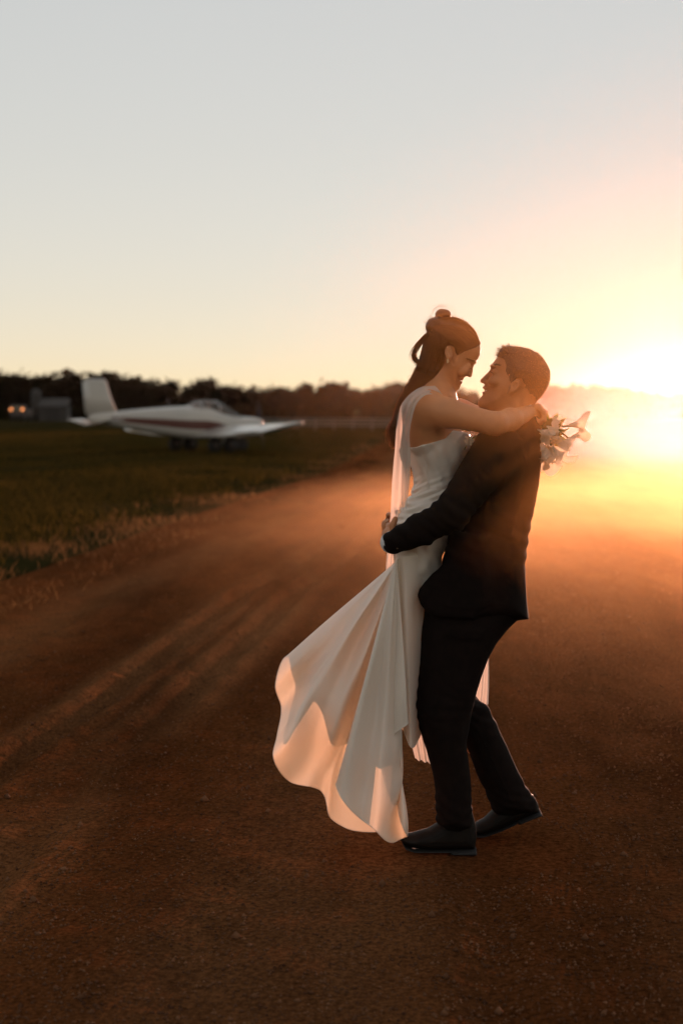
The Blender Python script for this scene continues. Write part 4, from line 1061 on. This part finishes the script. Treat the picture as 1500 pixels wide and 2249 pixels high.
sc.ell(W(1063.5, 852), (.0065, .020, .0045), .003, R2(30)); sc.ell(W(1062.5, 863), (.0065, .019, .005), .003, R2(20))
sc.cone(W(1068, 857, -.03), W(1060.5, 857.5, 0), .0026, .0042, .002, op='cut'); sc.cone(W(1060.5, 857.5, 0), W(1068, 857, .03), .0042, .0026, .002, op='cut')
sc.ell(W(1059, 884), (.014, .017, .014), .012)
HIS_P = np.array([W(p[0], p[1])[[0, 2]] for p in HIS_HEAD])
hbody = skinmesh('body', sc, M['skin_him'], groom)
lips(groom, [(W(1063.5, 852), (.0067, .0185, .0046), 30), (W(1062.5, 863), (.0067, .0175, .0051), 20)])
V, F = ellipsoid(W(1066.5, 858), (.004, .020, .0036), 16, 10); obj('teeth', mesh_np('teeth', V, F), M['teeth'], groom)
for s in (-1, 1):
    brow(groom, lambda t: (1080 + 13 * t, 802.5 - 5 * t + 7 * t * t), 90, M['hair_him'], s, HIS_P, HIS_T, 1, .00035)
    L = [spline(np.array([W(1078.5 + 5 * t, 817 + 3 * t, s * (.024 + .020 * t)), W(1076.5 + 5 * t, 817 + 3 * t, s * (.025 + .021 * t)), W(1075 + 5 * t, 815.5 + 3 * t, s * (.026 + .022 * t))]), 5) for t in np.linspace(0, 1, 22)]
    V, F = tubes(L, .0006, .0003); obj('eyelashes', mesh_np('eyelashes', V, F), M['rubber'], groom)

# ---- his hair: cropped sides, brushed-up top
HIS_REGION = [(1094, 784), (1104, 790), (1107, 802), (1106, 818), (1112, 830), (1117, 843), (1122, 838), (1128, 832), (1140, 832), (1147, 846), (1147, 862), (1150, 876), (1163, 886), (1185, 884), (1225, 850), (1220, 740), (1080, 740), (1086, 776)]
sc = Sculpt((W(1075, 0)[0], D - .11, W(0, 905)[2]), (W(1225, 0)[0], D + .11, W(0, 745)[2]), 0.0034)
sc.slab(HIS_HEAD, .07, .072, 0, .004, HIS_T, grow=.0062, clip=HIS_REGION)
sc.slab([(1096, 782), (1097, 769), (1102, 762.5), (1117, 760.5), (1142, 764), (1160, 768.5), (1177, 776), (1190, 788), (1180, 800), (1140, 795), (1110, 792)], .062, .05, 0, .012)
hh = skinmesh('hair', sc, M['hair_him'], groom, lambda V: .0012 * vnoise(V * 110, 3))
me = hh.data; nv = len(me.vertices); co = np.empty(nv * 3, np.float32); me.vertices.foreach_get('co', co); co = co.reshape(-1, 3)
no = np.empty(nv * 3, np.float32); me.vertices.foreach_get('normal', no); no = no.reshape(-1, 3)
pick = g.choice(nv, 2600, replace=False); L = []
ztop = W(0, 792)[2]
for i in pick:
    p, n_ = co[i], no[i]; topf = np.clip((p[2] - ztop) / .03, 0, 1) * np.clip((W(1150, 0)[0] - p[0]) / .06 + .3, .2, 1)
    ln = .0045 + .012 * topf * g.random()
    dv = n_ * .7 + np.array([-.35 * topf + .25 * (1 - topf), 0, .25 * topf - .6 * (1 - topf)]) + g.normal(size=3) * .28
    dv /= np.linalg.norm(dv); L.append(np.array([p - n_ * .001, p + dv * ln * .5, p + dv * ln + np.array([-.001 * topf, 0, -.0008])]))
V, F = tubes(L, .0006, .0003); o_ = obj('hair_strands', mesh_np('hair_strands', V, F), M['strand_him'], hh); props(o_, kind='stuff')

# ---- his clothes
def cloth_wr(amp, seed):
    return lambda V: amp * (vnoise(V * np.array([14, 14, 9]), seed) + .6 * vnoise(V * np.array([30, 30, 16]), seed + 1))
sc = Sculpt((W(840, 0)[0], D - .36, W(0, 1385)[2]), (W(1215, 0)[0], D + .36, W(0, 870)[2]), 0.0042)
JK = [(1090, 930), (1112, 912), (1140, 893), (1166, 889), (1180, 915), (1187, 955), (1188, 990), (1184, 1028), (1178.5, 1070), (1170, 1120), (1162, 1154), (1155, 1200), (1150.5, 1235), (1153, 1280), (1156, 1322), (1159.5, 1357), (1132, 1360.5),
      (1040, 1367), (960, 1360), (937, 1345), (924, 1327), (918, 1308), (921, 1294), (932, 1280), (954, 1258), (972.5, 1238), (977, 1213), (985, 1178), (1000, 1120), (1018, 1060), (1028, 1010), (1045, 965)]
sc.slab(JK, .2, .085, 0, .012, [(1125, 920, .13), (1120, 960, .19), (1110, 1020, .2), (1090, 1120, .185), (1070, 1220, .175), (1050, 1300, .195), (1040, 1360, .20), (1160, 1000, .19)])
FLAP = [(990, 1160), (985, 1180), (977, 1213), (972.5, 1238), (954, 1258), (932, 1280), (921, 1294), (917.5, 1308), (924, 1328), (938, 1346), (960, 1358), (1040, 1362), (1075, 1320), (1070, 1180)]
for s in (-1, 1): sc.slab(FLAP, .028, .022, s * .175, .03)
for s, wx, wy in ((-1, 866, 1190), (1, 885, 1168)):
    a, b, c_ = W(1088, 988, s * .168), W(990, 1128, s * .272), W(wx, wy, s * .18)
    sc.cone(a, b, .078, .058, .03); sc.cone(b, W(925, 1163, s * .245), .057, .050, .02); sc.cone(W(925, 1163, s * .245), c_, .050, .040, .02)
    sc.cone(W(1118, 930, s * .06), W(1098, 968, s * .155), .05, .062, .03)
def jw(V):
    r = cloth_wr(.0028, 70)(V)
    e = W(990, 1128, -.27); q = np.exp(-(np.linalg.norm(V - e, axis=1) / .11) ** 2)
    r = r + q * .004 * np.sin((V[:, 0] * .8 + V[:, 2] * .6) * 190 + 4 * vnoise(V * 12, 3))
    w = np.exp(-((V[:, 2] - W(0, 1180)[2]) / .09) ** 2)
    return r + .0025 * w * np.sin(V[:, 2] * 120 + V[:, 0] * 60)
jacket = skinmesh('jacket', sc, M['suit'], groom, jw)
for i, (a, b) in enumerate(((873, 1203.5), (880, 1201.5))):
    v, f = ellipsoid(W(a, b, -.222), (.0042, .0022, .0042), 12, 8); obj('button', mesh_np('button', v, f), M['button'], jacket)
# shirt: collar and cuffs
sc = Sculpt((W(1040, 0)[0], D - .11, W(0, 960)[2]), (W(1200, 0)[0], D + .11, W(0, 860)[2]), 0.004)
sc.slab([(1078, 925), (1095, 906), (1130, 893), (1162, 882), (1172, 890), (1170, 915), (1110, 950), (1080, 950)], .078, .06, 0, .006)
skinmesh('shirt_collar', sc, M['shirt'], groom)
for s, wx, wy in ((-1, 866, 1190), (1, 885, 1168)):
    c0 = W(wx, wy, s * .18); c1 = W(wx - 10, wy + 2, s * .15)
    v, f = capped_tube([c0, c0 * .4 + c1 * .6, c1], [.039, .038, .036], 24); obj('shirt_cuff', mesh_np('shirt_cuff', v, f), M['shirt'], groom)
# trousers
FRONT = [(934, 1325), (926, 1376), (919, 1480), (912.5, 1540), (914, 1560), (921, 1593), (938, 1649), (951, 1697), (957, 1731), (957, 1766), (958, 1806), (975, 1818), (1010, 1822), (1037, 1815), (1036, 1783), (1034, 1718), (1027, 1662), (1023, 1632), (1034, 1565), (1048, 1510), (1070, 1450), (1090, 1400), (1115, 1340)]
BACK = [(960, 1340), (950, 1500), (965, 1560), (1003, 1610), (1030, 1653), (1046, 1697), (1065, 1731), (1078, 1770), (1088, 1784), (1130, 1788), (1165, 1784), (1179, 1770), (1174, 1753), (1155, 1727), (1133, 1684), (1107, 1627), (1086, 1580), (1068, 1549), (1052, 1541), (1040, 1519), (1042, 1502), (1060, 1467), (1079, 1428), (1084, 1406), (1103, 1389), (1133, 1358), (1142, 1325)]
SEAT = [(932, 1310), (926, 1376), (935, 1410), (1000, 1430), (1074, 1425), (1084, 1406), (1103, 1389), (1133, 1358), (1142, 1310), (1100, 1280), (980, 1280)]
sc = Sculpt((W(895, 0)[0], D - .23, 0.0), (W(1200, 0)[0], D + .23, W(0, 1270)[2]), 0.0042)
sc.slab(FRONT, .09, .07, -.09, .012); sc.slab(BACK, .09, .07, .095, .012); sc.slab(SEAT, .175, .08, 0, .03)
def tw(V):
    r = cloth_wr(.003, 80)(V)
    for (a, b, dy) in ((955, 1545, -.09), (1050, 1540, .09), (990, 1800, -.09), (1120, 1770, .09)):
        q = np.exp(-(np.linalg.norm(V - W(a, b, dy), axis=1) / .09) ** 2); r = r + q * .004 * np.sin(V[:, 2] * 150 + V[:, 0] * 50 + 4 * vnoise(V * 10, 9))
    return r
skinmesh('trousers', sc, M['suit'], groom, tw)
# shoes
def shoe(upper, sole, heel, dy):
    up = Sculpt((W(860, 0)[0], D + dy - .07, -.02), (W(1215, 0)[0], D + dy + .07, W(0, 1720)[2]), 0.0034)
    up.slab(upper, .046, .035, dy, .008); V, F = up.surface()
    sh_ = obj('shoe', mesh_np('shoe', V, F), M['leather'], groom)
    for nm, pts in (('sole', sole), ('heel', heel)):
        up = Sculpt((W(860, 0)[0], D + dy - .07, -.03), (W(1215, 0)[0], D + dy + .07, W(0, 1740)[2]), 0.003)
        up.slab(pts, .045, .012, dy, .003); V, F = up.surface(); obj(nm, mesh_np(nm, V, F), M['rubber'], sh_)
shoe([(877, 1836), (879, 1845), (886, 1853), (900, 1860), (940, 1864), (985, 1864), (1042, 1862), (1046, 1840), (1044, 1810), (1036, 1780), (980, 1780), (962, 1806), (940, 1819), (905, 1829), (885, 1831)],
     [(881, 1849), (893, 1857), (912, 1863), (985, 1863), (1044, 1860), (1045, 1866), (985, 1869.5), (910, 1869.5), (890, 1863)], [(986, 1864), (1045, 1860), (1047, 1875), (988, 1874)], -.09)
shoe([(1037, 1815), (1036, 1826), (1042, 1832), (1060, 1831), (1098, 1818), (1135, 1800), (1184, 1781), (1181, 1765), (1170, 1745), (1110, 1745), (1085, 1775), (1062, 1797), (1045, 1806)],
     [(1038, 1827), (1045, 1831), (1062, 1830), (1100, 1817), (1134, 1800), (1136, 1806), (1100, 1823), (1062, 1836), (1042, 1836)], [(1133, 1799), (1184, 1776), (1190, 1788), (1137, 1809)], .095)

# ------------------------------------------------------------------ buttonhole flower pinned to his lapel
M['pin_leaf'] = M['leaf']
bt = empty('boutonniere', W(1030, 968, -.15), 'small white buttonhole flower pinned on the dark jacket lapel', 'boutonniere')
def petal_mesh(length, width, cup, n=7, m=7, tipc=.5):
    V = []
    for i in range(n):
        t = i / (n - 1); w = width * math.sin(math.pi * (0.12 + .86 * t) ** .8) ** .7
        for j in range(m):
            q = 2 * j / (m - 1) - 1
            V.append((length * t, w * q * .5, cup * (t * t * tipc + q * q * .35 * math.sin(math.pi * t)) + .002 * math.sin(q * 5 + t * 6)))
    return mesh_np('petal', np.array(V), grid_faces(n, m))
def orient(o, loc, dirv, roll=0.0):
    q = Vector(dirv).to_track_quat('X', 'Z'); o.rotation_mode = 'QUATERNION'
    from mathutils import Quaternion
    o.rotation_quaternion = q @ Quaternion((1, 0, 0), roll); o.location = loc
pm = petal_mesh(.020, .016, .008); pm.materials.append(M['petal'])
for i in range(6):
    o_ = bpy.data.objects.new('petal', pm); COL.objects.link(o_); o_.parent = bt; a = i * 1.047
    orient(o_, (0, -.01, 0), (math.cos(a) * .8, -.45, math.sin(a) * .8), 1.57)
lm = petal_mesh(.035, .012, .004); lm.materials.append(M['leaf'])
for dv in ((.8, -.2, .4), (.5, -.2, -.8), (-.4, -.2, -.8)):
    o_ = bpy.data.objects.new('leaf', lm); COL.objects.link(o_); o_.parent = bt; orient(o_, (0, 0, 0), dv, .5)

# ------------------------------------------------------------------ bouquet in her hand
BQ = W(1190, 930, -.03)
bq = empty('bouquet', BQ, 'loose bouquet of white lilies and green leaves behind the man\'s shoulder', 'bouquet')
def bl(px, py, dy): return W(px, py, dy) - BQ
def spathe(length, rad):
    V = []; nu, nv = 22, 12
    for i in range(nu):
        a = 2 * math.pi * i / nu
        tip = (0.5 + .5 * math.cos(a)) ** 3
        for j in range(nv):
            t = j / (nv - 1); L = length * (1 + .38 * tip * t ** 2); r = rad * (.10 + .9 * t ** 1.9) * (1 + .25 * t ** 4)
            flare = .35 * rad * t ** 6
            V.append((L * t - flare * (1 - tip), (r + flare) * math.sin(a), (r + flare * .6) * math.cos(a)))
    return np.array(V), grid_faces(nu, nv, True)
sv, sf = spathe(.062, .0185); smesh = mesh_np('lily', sv, sf); smesh.materials.append(M['petal'])
dv_, df_ = capped_tube([(.02, 0, 0), (.04, 0, 0), (.052, 0, 0)], [.003, .003, .0015], 8); dmesh = mesh_np('spadix', dv_, df_); dmesh.materials.append(M['spadix'])
def lily(base, tip, roll, s=1.0):
    base, tip = np.array(base), np.array(tip)
    o_ = bpy.data.objects.new('lily', smesh); COL.objects.link(o_); o_.parent = bq; orient(o_, base, tip - base, roll); o_.scale = (s, s, s)
    d_ = bpy.data.objects.new('spadix', dmesh); COL.objects.link(d_); d_.parent = o_
    p0 = bl(1186, 915, -.03); mid = (p0 + base) / 2 + np.array([0, 0, .004])
    v, f = tubes([spline(np.array([p0, mid, base + (tip - base) * .08]), 9)], .0032, .0032, 7)
    st = mesh_np('stem', v, f); so = bpy.data.objects.new('stem', st); st.materials.append(M['stem']); COL.objects.link(so); so.parent = bq
lily(bl(1232, 938, -.03), bl(1290, 926, -.02), 0.2, 1.25); lily(bl(1244, 962, -.05), bl(1283, 953, -.05), 2.0, .9); lily(bl(1200, 938, -.06), bl(1246, 918, .01), .8, .8)
lily(bl(1185, 985, -.08), bl(1150, 962, -.10), 1.1, 1.0); lily(bl(1205, 985, -.09), bl(1200, 950, -.12), 2.6, 1.05); lily(bl(1195, 990, -.06), bl(1155, 1000, -.09), .4, .9)
lily(bl(1205, 985, -.08), bl(1186, 1022, -.11), 1.4, 1.15); lily(bl(1212, 985, -.05), bl(1212, 1026, -.07), 2.9, 1.05); lily(bl(1215, 970, -.06), bl(1255, 972, -.09), .9, 1.0); lily(bl(1210, 975, -.08), bl(1232, 1005, -.1), 1.9, .9)
bp1 = petal_mesh(.045, .036, .016); bp1.materials.append(M['petal'])
for (a, b, c_, e_, f_, r) in ((1180, 972, -.09, 1158, 962, 0), (1190, 985, -.10, 1166, 998, 1), (1200, 990, -.10, 1188, 1020, 2), (1205, 985, -.09, 1224, 1012, 1.1), (1195, 975, -.11, 1203, 950, 2.2), (1210, 972, -.09, 1238, 966, 0), (1200, 995, -.06, 1207, 1026, 1), (1188, 980, -.1, 1170, 986, .5)):
    o_ = bpy.data.objects.new('petal', bp1); COL.objects.link(o_); o_.parent = bq; p0 = bl(a, b, c_); orient(o_, p0, bl(e_, f_, c_ - .02) - p0, r)
bl1 = petal_mesh(.062, .024, .008, tipc=1.2); bl1.materials.append(M['leaf'])
for (a, b, c_, e_, f_, r) in ((1200, 945, -.04, 1207, 912, .3), (1208, 945, -.02, 1222, 915, 1.2), (1190, 940, -.06, 1185, 925, 2), (1222, 955, -.05, 1245, 978, .7), (1195, 955, -.07, 1170, 945, 1.0), (1215, 960, -.03, 1240, 950, 0.2), (1205, 950, -.06, 1200, 930, 1.6), (1218, 965, -.06, 1248, 985, 2.1), (1200, 960, -.02, 1180, 985, .9), (1210, 940, -.04, 1230, 930, .4)):
    o_ = bpy.data.objects.new('leaf', bl1); COL.objects.link(o_); o_.parent = bq; p0 = bl(a, b, c_); orient(o_, p0, bl(e_, f_, c_) - p0, r)
g = np.random.default_rng(17)
for i in range(36):                          # fuller head of petals and small lilies
    a = g.uniform(0, 6.28); r = g.uniform(.15, 1) ** .6
    ex, ey = 1197 + 36 * r * math.cos(a), 975 + 42 * r * math.sin(a)
    yy = -.07 + g.uniform(-.05, .04)
    if i % 6 == 0: lily(bl(1203, 968, -.06), bl(ex, ey, yy), g.uniform(0, 6), .75 + .25 * g.random())
    else:
        o_ = bpy.data.objects.new('petal', bp1); COL.objects.link(o_); o_.parent = bq; p0 = bl(1200 + (ex - 1200) * .45, 970 + (ey - 970) * .45, yy + .01); orient(o_, p0, bl(ex, ey, yy - .01) - p0, g.uniform(0, 6)); o_.scale = (.55 + .4 * g.random(),) * 3
for i in range(10):
    a = g.uniform(-2.6, 1.2); o_ = bpy.data.objects.new('leaf', bl1); COL.objects.link(o_); o_.parent = bq
    p0 = bl(1203 + 8 * math.cos(a), 952 + 8 * math.sin(a), -.05); orient(o_, p0, bl(1203 + 45 * math.cos(a), 952 + 42 * math.sin(a), -.05 + g.uniform(-.04, .03)) - p0, g.uniform(0, 6)); o_.scale = (.7, .8, .8)
# the single curled petal at the bottom
R = spline([(1224, 994, -.05), (1236, 1004, -.055), (1250, 1010, -.055), (1261, 1007, -.05), (1268, 1000, -.045)], 14); V = []
for k, r in enumerate(R):
    w = .011 * math.sin(math.pi * (.12 + .86 * k / 13)) ** .8
    tn = R[min(k + 1, 13)] - R[max(k - 1, 0)]; nx = np.array([tn[1], 0, tn[0]]) / np.hypot(tn[0], tn[1])
    for q in np.linspace(-1, 1, 6): V.append(W(*r) - BQ + np.array([nx[0], .35, nx[2]]) * w * q * 1.0 + np.array([0, .004 * q * q, 0]))
me = mesh_np('petal', np.array(V), grid_faces(14, 6)); me.materials.append(M['petal']); o_ = bpy.data.objects.new('petal', me); COL.objects.link(o_); o_.parent = bq
v, f = capped_tube([bl(1180, 903, -.03), bl(1190, 925, -.03), bl(1196, 945, -.04)], [.012, .013, .015], 14); me = mesh_np('ribbon_wrap', v, f); me.materials.append(M['ribbon']); o_ = bpy.data.objects.new('ribbon_wrap', me); COL.objects.link(o_); o_.parent = bq
